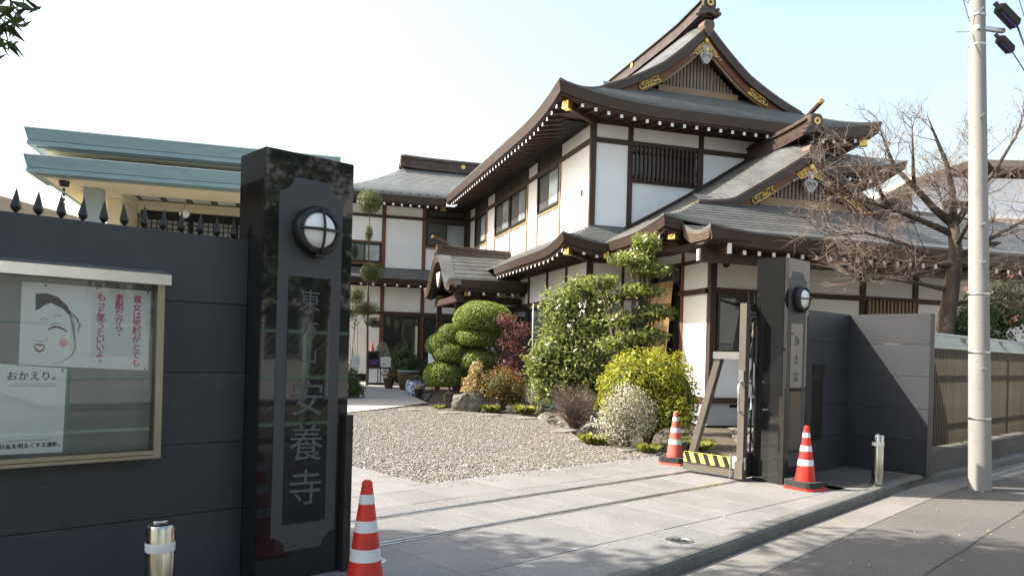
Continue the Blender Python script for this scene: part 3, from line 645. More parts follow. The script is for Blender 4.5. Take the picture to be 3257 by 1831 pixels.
# ---- stainless bollards
def bollard(loc,label):
    t=thing('bollard',loc,label,'bollard','stainless bollards'); r=.066
    MB().lathe([(r,0),(r,.602),(r-.004,.612),(r-.014,.618),(.0,.622)],36).obj('post','chrome',t,True,ang=40)
    MB().lathe([(r+.0015,.485),(r+.0025,.49),(r+.0025,.525),(r+.0015,.53)],36).obj('white_band','reflective',t,True)
    MB().lathe([(r+.03,0),(r+.03,.006),(r,.008)],36).obj('base_ring','steel',t,True)
    MB().tube([(-.035,0,.624),(.035,0,.624)],.008,8).obj('lifting_grip','chrome',t,True)
bollard((1.29,3.90,0),'stainless bollard with a white band in front of the notice board wall')
bollard((9.62,3.80,0),'stainless bollard with a white band in the recess by the far pillar')
# ---- uplights let into the paving
def uplight(x,y,label):
    t=thing('ground_light',(x,y,.002),label,'ground light','ground lights')
    MB().lathe([(.115,-.01),(.115,.003),(.09,.005),(.088,-.002)],32).obj('steel_ring','steel',t,True,ang=30); MB().lathe([(.089,-.002),(.05,.004),(0,.006)],32).obj('glass_lens','window_glass',t,True)
uplight(5.28,3.64,'round ground light in the paving near the kerb'); uplight(2.95,4.62,'round ground light in the paving behind the nearest cone')
# ------------------------------------------------------------------ the temple house (local x = along its front, y = into the plot)
house=thing('temple_house',(14.6328,9.4529,0),'white plastered two-storey temple house with dark timber frame and curved gabled roofs','house',None,R(-26))
def hb(name,x0,x1,y0,y1,z0,z1,mat,par=None): return MB().box(x0,x1,y0,y1,z0,z1).obj(name,mat,par or house)
def courses(par,f,n,m,th=.022,mat='roof_slate',sp=1.0,name='roof_course'):
    for i in range(n):
        t0=i/n; t1=(i+1)/n+.0; A=[];B=[];C=[]
        for j in range(m+1):
            s=(j/m)**sp
            p=f(s,t0); q=f(s,t1); A.append((p[0],p[1],p[2]+th)); B.append((p[0],p[1],p[2]-.015)); C.append((q[0],q[1],q[2]+.004))
        mb=MB(); mb.strip(B,A); mb.strip(A,C); mb.obj(name,mat,par,fix=False)
def sweep(name,pts,outs,prof,mat,par,close=False):
    m=MB(); rows=[]
    for o,z in prof: rows.append([(p[0]+d[0]*o,p[1]+d[1]*o,p[2]+z) for p,d in zip(pts,outs)])
    for a,b in zip(rows[:-1],rows[1:]): m.strip(a,b)
    if close:
        k=len(prof)
        m.add([r[0] for r in rows],[tuple(range(k))]); m.add([r[-1] for r in rows],[tuple(range(k))])
    return m.obj(name,mat,par,fix=False)
def eave(par,pts,outs,inner,h1=.26,h2=.045,close=True):
    sweep('fascia_board',pts,outs,[(-.10,.025),(0,.022),(-.055,-h1),(-.30,-h1)],'fascia',par,False)
    sweep('eave_board',pts,outs,[(-.105,-h1+.01),(-.115,-h1-h2),(-.30,-h1-h2)],'wood_dark_x',par,False)
    m=MB(); m.strip([(p[0]-d[0]*.2,p[1]-d[1]*.2,p[2]-h1-h2+.03) for p,d in zip(pts,outs)],inner); m.obj('soffit','soffit',par,fix=False)
    if close:
        for k in (0,-1):
            p,d=pts[k],outs[k]; MB().add([(p[0]+d[0]*o,p[1]+d[1]*o,p[2]+z) for o,z in ((0,.022),(-.055,-h1),(-.115,-h1-h2),(-.30,-h1-h2),(-.30,.022))],[(0,1,2,3,4)]).obj('fascia_end','fascia_light',par,fix=False)
RAF={}
def rafters(par,pos,L,rz,slope=.2,w=.075,h=.085):
    key=(L,slope,w,h)
    if key not in RAF:
        m=MB(); vs=[(-w/2,0,-h/2),(w/2,0,-h/2),(w/2,0,h/2),(-w/2,0,h/2)]; vs+=[(x,L,z+slope*L) for x,_,z in vs]
        m.add(vs,[(0,1,2,3)],1); m.add(vs,[(4,7,6,5),(0,4,5,1),(1,5,6,2),(2,6,7,3),(3,7,4,0)],0)
        o=m.obj('rafter',['wood_dark_y','white_paint'],par); RAF[key]=o.data; bpy.data.objects.remove(o)
    for p in pos: link('rafter',RAF[key],par,p,rz)
def goldcap(par,a,b,w=.15):
    MB().bar(a,b,w*.8,w*1.0,mi=0).obj('hip_rafter','wood_dark_x',par)
    a=Vector(a); b=Vector(b); d=(b-a).normalized(); g=MB().bar(b-d*.02,b+d*.16,w*1.12,w*1.3).obj('gold_rafter_cap','gold',par)
    e=b+d*.162; r=d.cross(Vector((0,0,1))).normalized(); u=r.cross(d)
    q=w*.42; MB().add([e+r*q,e+u*q*1.2,e-r*q,e-u*q*1.2],[(0,1,2,3)]).obj('cap_diamond','gold_dark',g,fix=False)
    e=e+d*.003; q=w*.25; MB().add([e+r*q,e+u*q*1.2,e-r*q,e-u*q*1.2],[(0,1,2,3)]).obj('cap_flower','gold',g,fix=False)
def ridge(par,front,back,w=.34,h=.40,rise=.10,medal=.09,n=14,bar=True):
    f=Vector(front); b=Vector(back); d=(b-f); L=d.length; d.normalize(); r=Vector((d.y,-d.x,0)).normalized()
    P=[]
    for i in range(n+1):
        s=i/n; p=f+d*L*s; p.z+=rise*max(0,1-s*L/2.0)**2; P.append(p)
    def layer(name,hw,z0,z1,mat,x0=0):
        m=MB(); A=[p-r*hw+Vector((0,0,z0)) for p in P]; B=[p-r*hw+Vector((0,0,z1)) for p in P]; C=[p+r*hw+Vector((0,0,z1)) for p in P]; D=[p+r*hw+Vector((0,0,z0)) for p in P]
        m.strip(A,B); m.strip(B,C); m.strip(C,D); m.add([A[0],B[0],C[0],D[0]],[(0,1,2,3)]); m.add([A[-1],B[-1],C[-1],D[-1]],[(0,1,2,3)]); m.obj(name,mat,par)
    layer('ridge_base',w*.60,-.06,h*.22,'ridge_metal'); layer('ridge_step',w*.48,h*.22,h*.30,'fascia'); layer('ridge_body',w*.40,h*.30,h*.70,'ridge_metal'); layer('ridge_band',w*.52,h*.70,h*.78,'fascia')
    MB().tube([p+Vector((0,0,h*.86)) for p in P],w*.30,10).obj('ridge_roll','ridge_metal',par,True,ang=50)
    # end plate with side scrolls, medallion and the raised end bar
    e=P[0]; X=-r; 
    def T(x,y,z): return e+X*x-d*y+Vector((0,0,z))
    out=[(-.62,-.14),(-.60,.05),(-.46,.12),(-.50,.26),(-.36,.30),(-.40,.55),(-.36,.88),(-.22,1.0),(.22,1.0),(.36,.88),(.40,.55),(.36,.30),(.50,.26),(.46,.12),(.60,.05),(.62,-.14),(.30,-.05),(0,.04),(-.30,-.05)]
    S=h*1.0; pts=[(x*S,z*S) for x,z in out]
    m=MB(); n2=len(pts); vs=[T(x,.00,z) for x,z in pts]+[T(x,.14,z) for x,z in pts]
    m.add(vs,[tuple(range(n2)),tuple(reversed(range(n2,2*n2)))]+[(i,i+n2,(i+1)%n2+n2,(i+1)%n2) for i in range(n2)]); pl=m.obj('ridge_end_plate','ridge_metal',par)
    for sx,sz,rr in ((-.50,.22,.10),(.50,.22,.10),(-.60,.0,.11),(.60,.0,.11)):
        MB().tube([T(sx*S,-.02,sz*S),T(sx*S,.17,sz*S)],rr*S*1.1,12).obj('plate_scroll','ridge_metal',pl,True,ang=40)
    MB().tube([T(0,.135,.60*S),T(0,.165,.60*S)],medal,18).obj('gold_medallion','gold',pl,True,ang=40); MB().tube([T(0,.165,.60*S),T(0,.170,.60*S)],medal*.45,12).obj('medallion_boss','gold_dark',pl,True,ang=40)
    if not bar: return
    a=T(0,-.25,1.02*S); b2=T(0,.30,1.02*S+.24); MB().tube([a,b2],.058,12).obj('ridge_bar','ridge_metal',par,True,ang=40)
    dd=(b2-a).normalized(); MB().tube([b2-dd*.05,b2+dd*.015],.064,14).obj('gold_bar_end','gold',par,True,ang=40)
def curl(cx,cz,r,a0,turn,y,n=9):
    return [(cx+r*(1-.55*i/n)*math.cos(a0+turn*i/n),y,cz+r*(1-.55*i/n)*math.sin(a0+turn*i/n)) for i in range(n+1)]
def gold_panel(par,quad,y,name='gold_fitting',seed=1,step=.075):
    """filigree fitting: dark ground, gold border, gold curls. quad in (u,z)"""
    rd=random.Random(seed); n=len(quad)
    g=MB().poly(quad,y,y+.012,'y').obj(name,'gold_dark',par)
    m=MB()
    for i in range(n):
        a=quad[i]; b=quad[(i+1)%n]; m.tube([(a[0],y-.006,a[1]),(b[0],y-.006,b[1])],.016,6)
    us=[q[0] for q in quad]; zs=[q[1] for q in quad]; cx=sum(us)/n; cz=sum(zs)/n
    px,pz=np.meshgrid(np.arange(min(us),max(us),step),np.arange(min(zs),max(zs),step)); px=px.ravel(); pz=pz.ravel()
    inq=[(cx+(q[0]-cx)*.86,cz+(q[1]-cz)*.86) for q in quad]; k=inpoly(px,pz,inq)
    for x,z in zip(px[k],pz[k]): m.tube(curl(x,z,step*.55,rd.uniform(0,6.28),rd.choice((-4.6,4.6)),y-.006),.0125,5)
    m.obj('gold_filigree','gold',g,True); return g
def gable(par,uc,uf,vb,vg,Z,zbase,hf=.17,hbg=.17,gold=True,nsl=13,zsk=0):
    """Z(u): roof surface height along the barge line (left half given, mirrored)"""
    n=16; us=[uf+(uc-uf)*i/n for i in range(n+1)]; full=[(u,Z(u)) for u in us]+[(2*uc-u,Z(u)) for u in reversed(us[:-1])]
    def offs(d):
        o=[]
        for i,(u,z) in enumerate(full):
            if i==n: o.append((u,z-d*1.35)); continue
            a=full[max(i-1,0)]; b=full[min(i+1,2*n)]
            if i==n-1: b=full[n]
            if i==n+1: a=full[n]
            dx,dz=b[0]-a[0],b[1]-a[1]; l=math.hypot(dx,dz); o.append((u+dz/l*d,z-dx/l*d))
        return o
    def band(name,d0,d1,y0,y1,mat):
        A=offs(d0); B=offs(d1); m=MB()
        m.strip([(u,y0,z) for u,z in A],[(u,y0+.0,z) for u,z in B]); m.strip([(u,y0,z) for u,z in B],[(u,y1,z) for u,z in B]); m.strip([(u,y1,z) for u,z in A],[(u,y0,z) for u,z in A]); m.strip([(u,y1,z) for u,z in B],[(u,y1,z) for u,z in A])
        m.add([(A[0][0],y0,A[0][1]),(B[0][0],y0,B[0][1]),(B[0][0],y1,B[0][1]),(A[0][0],y1,A[0][1])],[(0,1,2,3)]); m.add([(A[-1][0],y0,A[-1][1]),(B[-1][0],y0,B[-1][1]),(B[-1][0],y1,B[-1][1]),(A[-1][0],y1,A[-1][1])],[(0,1,2,3)])
        return m.obj(name,mat,par,fix=False)
    band('verge_fascia',-.02,hf,vb-.05,vb+.30,'fascia'); band('verge_edge',-.05,.0,vb-.06,vb+.3,'fascia_light')
    band('bargeboard',hf,hf+hbg,vb+.06,vb+.13,'wood_red'); band('bargeboard_moulding',hf+hbg-.02,hf+hbg+.05,vb+.10,vb+.16,'wood_pale_x')
    zt=Z(uc)
    MB().poly([(uc-.12,zt+.14),(uc+.12,zt+.14),(uc+.16,zt+.02),(uc+.10,zt-.20),(uc,zt-.30),(uc-.10,zt-.20),(uc-.16,zt+.02)],vb-.09,vb+.25,'y').obj('apex_cap','fascia_light',par)
    # recessed timber lattice
    bl=offs(hf+hbg*.6); gm=MB(); gm.add([(u,vg,z) for u,z in bl if z>zbase-.3],[tuple(range(len([1 for u,z in bl if z>zbase-.3])))]); gm.obj('gable_backing','void',par,fix=False)
    inner=offs(hf+hbg+.02); lu=[p[0] for p in inner]; lz=[p[1] for p in inner]
    span=[u for u,z in inner if z>zbase+.05]; a,b=min(span),max(span)
    for i in range(nsl+8):
        u=a+.02+(b-a-.04)*(i+.5)/(nsl+8); zt2=float(np.interp(u,lu,lz))
        if zt2>zbase+.1: hb('gable_slat',u-.035,u+.035,vg-.09,vg-.02,zbase,zt2,'wood_grey',par)
    hb('gable_beam',a-.12,b+.12,vg-.14,vg-.01,zbase-.14,zbase+.06,'wood_pale_x',par)
    # gilded fittings: apex chevron, feet, carved pendant
    y=vb+.045; za=zt-hf*1.35-.05
    sl=(full[n][1]-full[n-3][1])/(full[n][0]-full[n-3][0])
    def chev(s): return [(uc,za-.02),(uc+s*.38,za-.02-.38*sl-.02),(uc+s*.27,za-.02-.27*sl-.20),(uc,za-.24)]
    if gold:
        for s in (-1,1): gold_panel(par,chev(s),y,seed=3+s,step=.055)
        m=MB().tube([(uc,y-.04,za-.07),(uc,y-.0,za-.07)],.06,16).obj('gold_boss','gold',par,True,ang=40)
        k=2; A=offs(hf+.02); B=offs(hf+hbg+.01); i0=next(i for i in range(n) if B[i][1]>zsk); L0,L1,M0,M1=A[i0],B[i0],A[i0+3],B[i0+3]
        for sgn in (1,-1):
            q=[L0,((M0[0]+L0[0])/2,(M0[1]+L0[1])/2),M0,((M0[0]+M1[0])/2-.08,(M0[1]+M1[1])/2-.04),M1,L1]
            if sgn<0: q=[(2*uc-u,z) for u,z in q]
            gold_panel(par,q,y,seed=9+sgn,step=.075)
    pz=za-.30; pts=[]
    for i in range(40):
        t=2*math.pi*i/40; c,s_=math.cos(t),math.sin(t)
        rr=.165+.028*math.cos(3*t-math.pi/2); pts.append((uc+c*rr,pz-.22+s_*rr*.92))
    pd=MB().poly(pts,y-.03,y+.05,'y').obj('carved_pendant','carve_grey',par)
    MB().poly([(uc-.13,pz+.10),(uc+.13,pz+.10),(uc+.055,pz-.12),(uc-.055,pz-.12)],y-.02,y+.05,'y').obj('pendant_neck','carve_grey',pd)
    for s in (-1,1): MB().tube([(uc+s*(.08-.06*(1-.07*i)*math.cos(i*.5)),y-.035,pz-.20+.06*(1-.07*i)*math.sin(i*.5)) for i in range(12)],.010,6).obj('pendant_scroll','gold_dark',pd,True)
    MB().tube([(uc,y-.05,pz-.02),(uc,y,pz-.02)],.04,6).obj('pendant_stud','gold' if gold else 'carve_grey',pd,True,ang=40)
    for s in (-1,1):
        for k in range(5): MB().lathe([(0,-.02),(.03,-.01),(.038,.03)],8,(uc+s*(.17+.07*k),y,pz+.04-(.02+.07*k)*sl*.9),axis='y').obj('carved_leaf','carve_grey',pd,True)
# ---------------------------------------------------------------- main block
UC,UE,VE,VB,VG=1.52,-3.05,1.75,3.0,3.5; ZE,RISE,CC,KH=7.52,2.65,.42,1.28; UF=UE+(VB-VE)*KH; UR=2*UC-UE
def lift(u,v,A=.33,D=3.0):
    s=min(abs(u-UE),abs(u-UR))+abs(v-VE); return A*max(0,1-s/D)**2.2
PF=np.polyfit([-3.05,-2.2,-1.45,-.91,-.31,.31,.93,1.52],[7.52,7.87,8.27,8.56,8.93,9.38,9.93,10.5],3)
def prof(u): return float(np.polyval(PF,u))
def roll(u,v,uf,vb,A=.27,w=.95,q=1.7):
    if u<=uf: return 0
    return -A*max(0,1-(v-vb)/w)**2*min(1,(u-uf)/q)
LVE,LVR,LZE,LRISE=14.6,19.3,7.46,2.15
def lprof(v):
    a=(v-LVE)/(LVR-LVE); return LZE+LRISE*(.45*a+.55*a*a)
def inv(fn,z,a,b):
    for _ in range(40):
        m=(a+b)/2
        if fn(m)<z: a=m
        else: b=m
    return a
roof=MB().box(UE+.6,UR-.6,VE+1.2,18,7.3,7.35).obj('main_roof','void',house)
def f_left(s,t):
    u=UE+t*(UC-UE); v0=VE+(u-UE)/KH if u<UF else VB; z=prof(u); v1=min(21,inv(lprof,z,LVE,24)+.0) if z<9.6 else 21
    v=v0+s*(v1-v0); return (u,v,z+lift(u,v)+roll(u,v,UF,VB))
courses(roof,f_left,34,26,.024,sp=1.9)
def f_right(s,t):
    u,v,z=f_left(s,t); return (2*UC-u,v,z)
courses(roof,f_right,12,8,.024,sp=1.9)
def f_front(s,t):
    v=VE+t*(VG-VE); u0=min(UE+(v-VE)*KH,UF+.2); u1=2*UC-u0; u=u0+s*(u1-u0); return (u,v,prof(UE+(v-VE)*KH)+lift(u,v))
courses(roof,f_front,15,30,.024)
# hip ridges
for sg in (0,1):
    pts=[]
    for i in range(9):
        u=UE+.02+(UF-UE)*i/8; v=VE+(u-UE)/KH; pts.append(((2*UC-u) if sg else u,v,prof(u)+lift(u,v)+.02))
    MB().tube(pts,.035,6).obj('hip_cap','roof_slate',roof,True)
ev=[(UE,v,ZE+lift(UE,v)) for v in list(np.linspace(14.6,6,8))+list(np.linspace(5,VE,9))]; no=len(ev)
eu=[(u,VE,ZE+lift(u,VE)) for u in list(np.linspace(UE,0,9))[1:]+list(np.linspace(0,UR-3,6))[1:]+list(np.linspace(UR-3,UR,9))[1:]]
er=[(UR,v,ZE+lift(UR,v)) for v in np.linspace(VE,7,9)[1:]]
pts=ev+eu+er; outs=[(-1,0)]*(no-1)+[(-1,-1)]+[(0,-1)]*(len(eu)-1)+[(1,-1)]+[(1,0)]*len(er)
inn=[(-1.70,max(v,2.78),7.36) for _,v,_ in ev]+[(min(max(u,-1.7),4.75),2.78,7.36) for u,_,_ in eu]+[(4.75,max(v,2.78),7.36) for _,v,_ in er]
eave(roof,pts,outs,inn)
rafters(roof,[(-2.40+.337*i,VE+.13,ZE-.365+lift(-2.40+.337*i,VE)) for i in range(24)],.85,0)
rafters(roof,[(UE+.13,2.25+.337*i,ZE-.365+lift(UE,2.25+.337*i)) for i in range(36)],1.15,R(-90))
goldcap(roof,(-1.75,2.73,7.28),(-2.66,2.10,7.36)); goldcap(roof,(4.8,2.73,7.28),(5.70,2.10,7.36))
def zb(u): return prof(u)-.27*min(1,max(0,(u-UF)/1.7))
gable(roof,UC,UF+.03,VB,VG,zb,8.62,zsk=prof(UF)+.06)
ridge(roof,(UC,VB+.05,10.42),(UC,21,10.42),w=.42,h=.46,rise=.14,medal=.10)
for v in (7.2,11.2): MB().tube([(UC-.21,v,10.66),(UC-.17,v,10.66)],.09,14).obj('gold_medallion','gold',roof,True,ang=40)
# ---------------------------------------------------------------- rear wing with hipped roof
rw=MB().box(-8.2,-3,15.4,19,7.2,7.25).obj('rear_roof','void',house)
def f_lw(s,t):
    v=LVE+t*(LVR-LVE); z=lprof(v); u0=-8.6+(v-LVE)*.98; u1=inv(prof,z,UE,UC) ; u=u0+s*(u1-u0); d=abs(u+8.6)+abs(v-LVE); return (u,v,z+.3*max(0,1-d/3)**2.2)
courses(rw,f_lw,30,14,.022,mat='roof_slate_lit')
def f_lw2(s,t):
    u=-8.6+t*4.6; v0=LVE+(u+8.6)/.98; v=v0+s*(24-(u+8.6)/.98-v0); z=lprof(LVE+(u+8.6)/.98); return (u,v,z)
courses(rw,f_lw2,12,4,.022,mat='roof_slate_lit')
lp=[(u,LVE,LZE+.3*max(0,1-(u+8.6)/3)**2.2) for u in np.linspace(-8.6,-3.0,14)]
eave(rw,lp,[(0,-1)]*14,[(u,15.8,7.3) for u,_,_ in lp])
rafters(rw,[(-8.1+.337*i,LVE+.13,LZE-.365) for i in range(15)],1.0,0)
ridge(rw,(-4.05,LVR,9.62),(3.0,LVR,9.62),w=.42,h=.50,rise=.05,medal=.05,bar=False)
MB().tube([(-1.35,LVR-.2,9.86),(-1.35,LVR-.15,9.86)],.10,14).obj('gold_medallion','gold',rw,True,ang=40)
goldcap(rw,(-3.3,15.7,7.2),(-3.1,14.95,7.12))
for i in range(14):   # snow guards
    u=-8.0+.36*i; v=LVE+.28; z=lprof(v)+.02; MB().add([(u-.06,v,z),(u+.06,v,z),(u,v+.02,z+.08),(u,v+.12,z+.05)],[(0,1,2),(1,3,2),(3,0,2)]).obj('snow_guard','ridge_metal',rw,fix=False)
# ---------------------------------------------------------------- walls of the upper storey
def fpanel(v,u0,u1,z0,z1): return hb('plaster_panel',u0,u1,v,v+.05,z0,z1,'plaster')
def fpost(v,u,z0,z1,w=.14,mat='wood_dark',pr=.035): return hb('post',u-w/2,u+w/2,v-pr,v+.06,z0,z1,mat)
def fbeam(v,u0,u1,z0,z1,mat='wood_dark_x',pr=.05): return hb('beam',u0,u1,v-pr,v+.06,z0,z1,mat)
def lpanel(u,v0,v1,z0,z1): return hb('plaster_panel',u,u+.05,v0,v1,z0,z1,'plaster')
def lpost(u,v,z0,z1,w=.12,mat='wood_dark',pr=.035): return hb('post',u-pr,u+.06,v-w/2,v+w/2,z0,z1,mat)
def lbeam(u,v0,v1,z0,z1,mat='wood_dark_y',pr=.05): return hb('beam',u-pr,u+.06,v0,v1,z0,z1,mat)
hb('inner_core',-1.66,4.8,2.82,15.6,.1,7.4,'void'); hb('inner_core',-8.4,-1.7,15.85,19,.1,7.3,'void'); hb('inner_core',.09,9.3,.09,2.8,.1,4.2,'void')
def window(plane,c,a0,a1,z0,z1,panes=2,glassm=('curtain_glass','screen_mesh'),fw=.045):
    """plane 'f': at v=c spanning u; 'l': at u=c spanning v"""
    m=MB()
    def bx(mb,x0,x1,d0,d1,zz0,zz1):
        if plane=='f': mb.box(x0,x1,c+d0,c+d1,zz0,zz1)
        else: mb.box(c+d0,c+d1,x0,x1,zz0,zz1)
    bx(m,a0,a1,-.06,.04,z0,z0+fw); bx(m,a0,a1,-.06,.04,z1-fw,z1); bx(m,a0,a0+fw,-.058,.04,z0+fw,z1-fw); bx(m,a1-fw,a1,-.058,.04,z0+fw,z1-fw)
    w=m.obj('window','alu_dark',house)
    for i in range(panes):
        b0=a0+fw+(a1-a0-2*fw)*i/panes; b1=a0+fw+(a1-a0-2*fw)*(i+1)/panes; d=-.03+.02*(i%2)
        s=MB(); bx(s,b0,b0+.035,d,d+.03,z0+fw,z1-fw); bx(s,b1-.035,b1,d,d+.03,z0+fw,z1-fw); bx(s,b0+.035,b1-.035,d,d+.03,z0+fw,z0+fw+.05); bx(s,b0+.035,b1-.035,d,d+.03,z1-fw-.05,z1-fw); s.obj('sash','alu_dark',w)
        g=MB(); bx(g,b0+.035,b1-.035,d+.01,d+.016,z0+fw+.05,z1-fw-.05); g.obj('pane',glassm[i%len(glassm)],w)
    return w
vm=2.73; ul=-1.75
for u in (-1.75,-.74,1.26,3.3,4.85): fpost(vm,u,4.66,7.36,.15 if u==-1.75 else .125)
fbeam(vm,-1.68,4.85,6.78,6.90); fbeam(vm,-1.68,4.85,7.24,7.40,pr=.06); fbeam(vm,-1.68,4.85,4.62,4.70)
for a,b in ((-1.67,-.81),(-.67,1.19),(1.33,3.23),(3.37,4.78)):
    fpanel(vm,a,b,6.90,7.24)
    if a!=-.67: fpanel(vm,a,b,4.70,6.78)
fpanel(vm,-.67,1.19,4.70,5.86); fbeam(vm,-.68,1.20,5.86,5.93)
# slatted bay in front of the upper window
lt=hb('lattice_backing',-.66,1.18,vm+.02,vm+.05,5.93,6.78,'window_glass'); 
for k in range(16): hb('lattice_slat',-.655+.1175*k,-.655+.1175*k+.048,vm-.15,vm-.10,5.90,6.80,'wood_dark',lt)
hb('lattice_rail',-.67,1.19,vm-.10,vm-.06,6.0,6.06,'wood_dark_x',lt); hb('lattice_rail',-.67,1.19,vm-.10,vm-.06,6.62,6.68,'wood_dark_x',lt)
# long side wall
lbeam(ul,2.80,15.75,6.78,6.90); lbeam(ul,2.80,15.75,7.26,7.40)
for v in (5.03,6.96,8.0,9.90,11.80,12.95,14.8): lpost(ul,v,4.70,6.78,.10,'wood_pale'); 
for v in (5.03,6.96,8.0,11.80,12.95,14.8): lpost(ul,v,6.90,7.26,.09)
for a,b in ((2.81,4.98),(7.01,7.95),(11.85,12.9),(14.85,15.7)): lpanel(ul,a,b,4.70,6.78); lpanel(ul,a,b,6.90,7.26)
for a,b,n in ((5.08,6.91,2),(8.05,9.85,2),(9.95,11.75,2),(13.0,14.75,2)):
    window('l',ul,a,b,5.66,6.775,n); lpanel(ul,a,b,4.70,5.58); lbeam(ul,a,b,5.58,5.66,'wood_pale_y',.03)
    w=hb('transom',ul-.01,ul+.04,a,b,6.90,7.26,'screen_mesh')
    hb('transom_bar',ul-.02,ul+.03,(a+b)/2-.02,(a+b)/2+.02,6.90,7.26,'wood_dark',w)
hb('wall_vent',ul-.03,ul,3.35,3.43,5.55,5.70,'alu_dark')
# rear wing front wall
vr=15.75
for u in (-8.3,-6.75,-5.27,-3.65,-1.83): fpost(vr,u,4.72,7.30,.14,'wood_red' if u!=-1.83 else 'wood_dark')
fbeam(vr,-8.4,-1.83,6.71,6.83); fbeam(vr,-8.4,-1.83,7.23,7.36)
for a,b in ((-8.2,-6.83),(-6.67,-5.35),(-5.19,-3.73),(-3.57,-1.9)):
    fpanel(vr,a,b,6.83,7.23) if a!=-3.57 else window('f',vr,a,b,6.86,7.22,2,('screen_mesh',))
fpanel(vr,-5.19,-3.73,4.74,6.71); window('f',vr,-3.56,-1.92,5.66,6.70,2,('screen_mesh','curtain_glass')); fbeam(vr,-3.57,-1.9,5.58,5.66,'wood_pale_x',.03); fpanel(vr,-3.57,-1.9,4.74,5.58)
for a,b in ((-8.2,-6.83),(-6.67,-5.35)): fpanel(vr,a,b,5.76,6.71); window('f',vr,a,b,4.90,5.70,2,('window_glass','curtain_glass')); fbeam(vr,a,b,5.70,5.76,'wood_red'); fbeam(vr,a,b,4.82,4.90,'wood_red')
# pent roof between the storeys of the rear wing
pr=MB().box(-8.6,-1.9,15.0,15.74,4.2,4.22).obj('pent_roof','void',house)
courses(pr,lambda s,t:(-8.8+s*7.0,14.75+t*1.0,4.24+.47*t),7,3,.022)
pp=[(-8.8,14.75,4.24),(-1.8,14.75,4.24)]; eave(pr,pp,[(0,-1)]*2,[(-8.8,15.76,4.05),(-1.8,15.76,4.05)],.13,.07)
rafters(pr,[(-8.5+.46*i,14.86,3.98) for i in range(15)],.85,0,.1)
for u in (-8.3,-6.75,-5.27,-3.65,-1.83): fpost(vr,u,.15,4.1,.14,'wood_red' if u>-6 else 'wood_dark')
fbeam(vr,-8.4,-1.83,2.86,3.0)
for a,b in ((-8.2,-6.83),(-6.67,-5.35),(-5.19,-3.73),(-3.57,-1.9)): fpanel(vr,a,b,3.0,3.98)
for a,b in ((-8.2,-6.83),(-6.67,-5.35)): fpanel(vr,a,b,.5,2.86)
for a,b in ((-5.19,-3.73),(-3.57,-1.9)): window('f',vr,a,b,.25,2.86,2,('window_glass',))
# ---------------------------------------------------------------- lower skirt roof round the main block
sk=MB().box(-2.3,-1.8,2.8,9,4.15,4.2).obj('skirt_roof','void',house)
U1,V1,ZS=-2.80,1.93,4.12
def lift1(u,v): return .24*max(0,1-(abs(u-U1)+abs(v-V1))/1.6)**2
def f_sk(s,t):
    u=U1+t*(ul-U1); v0=V1+t*(vm-V1); v=v0+s*(9.4-v0); return (u,v,ZS+.60*(.7*t+.3*t*t)+lift1(u,v))
courses(sk,f_sk,9,16,.022,sp=1.6)
def f_skf(s,t):
    v=V1+t*(vm-V1); u0=U1+t*(ul-U1); u1=-1.2+t*.5; u=u0+s*(u1-u0); return (u,v,ZS+.60*(.7*t+.3*t*t)+lift1(u,v))
courses(sk,f_skf,9,8,.022)
ev=[(U1,v,ZS+lift1(U1,v)) for v in list(np.linspace(8.1,4,5))+list(np.linspace(3.5,V1,7))]; eu=[(u,V1,ZS+lift1(u,V1)) for u in np.linspace(U1,-1.3,8)[1:]]
pts=ev+eu; outs=[(-1,0)]*(len(ev)-1)+[(-1,-1)]+[(0,-1)]*len(eu)
eave(sk,pts,outs,[(-1.73,max(v,2.75),4.0) for _,v,_ in ev]+[(max(u,-1.73),2.75,4.0) for u,_,_ in eu],.20,.08,False)
rafters(sk,[(U1+.12,2.25+.337*i,ZS-.30+lift1(U1,2.25+.337*i)) for i in range(18)],.9,R(-90),.12); rafters(sk,[(-2.2+.337*i,V1+.12,ZS-.30+lift1(-2.2+.337*i,V1)) for i in range(3)],.66,0,.12)
goldcap(sk,(-1.75,2.73,3.86),(-2.48,2.25,3.94),.13); goldcap(sk,(-1.2,2.6,3.84),(-1.55,2.12,3.88),.11)
# ---------------------------------------------------------------- front wing with the smaller gable
WC,WE,WV,WB,WG=2.8,-1.65,-.88,.30,.62; WZ,WR,WK=4.2,2.52,1.2; WF=WE+(WB-WV)*WK
WP=np.polyfit([-1.65,-.7,-.04,1.31,2.8],[4.2,4.69,5.07,5.85,6.80],2)
def wprof(u):
    return float(np.polyval(WP,u))
def wlift(u,v): return .20*max(0,1-(abs(u-WE)+abs(v-WV))/2.0)**2
wr=MB().box(-.6,8.6,.3,2.6,4.15,4.2).obj('wing_roof','void',house)
def f_wl(s,t):
    u=WE+t*(WC-WE); v0=WV+(u-WE)/WK if u<WF else WB; v1=vm-.04 if u>-1.70 else vm; v=v0+s*(v1-v0); return (u,v,wprof(u)+wlift(u,v)+roll(u,v,WF,WB,.40,1.0,.9))
courses(wr,f_wl,30,14,.024,sp=1.5)
def f_wr(s,t):
    u,v,z=f_wl(s,t); return (2*WC-u,v,z)
courses(wr,f_wr,14,6,.024,sp=1.5)
def f_wf(s,t):
    v=WV+t*(WG+.1-WV); u0=min(WE+(v-WV)*WK,WF+.15); u=u0+s*(9.6-u0); return (u,v,wprof(WE+(v-WV)*WK)+wlift(u,v))
courses(wr,f_wf,13,30,.024,sp=1.2)
courses(wr,lambda s,t:(6.3+s*3.3,.7+t*3.2,wprof(WE+(.7-WV)*WK)+t*.9),8,2,.024)
UX,VX=-1.2,-1.93
def zx(v): d=WV-v; return WZ-.69*d+.412*d*d
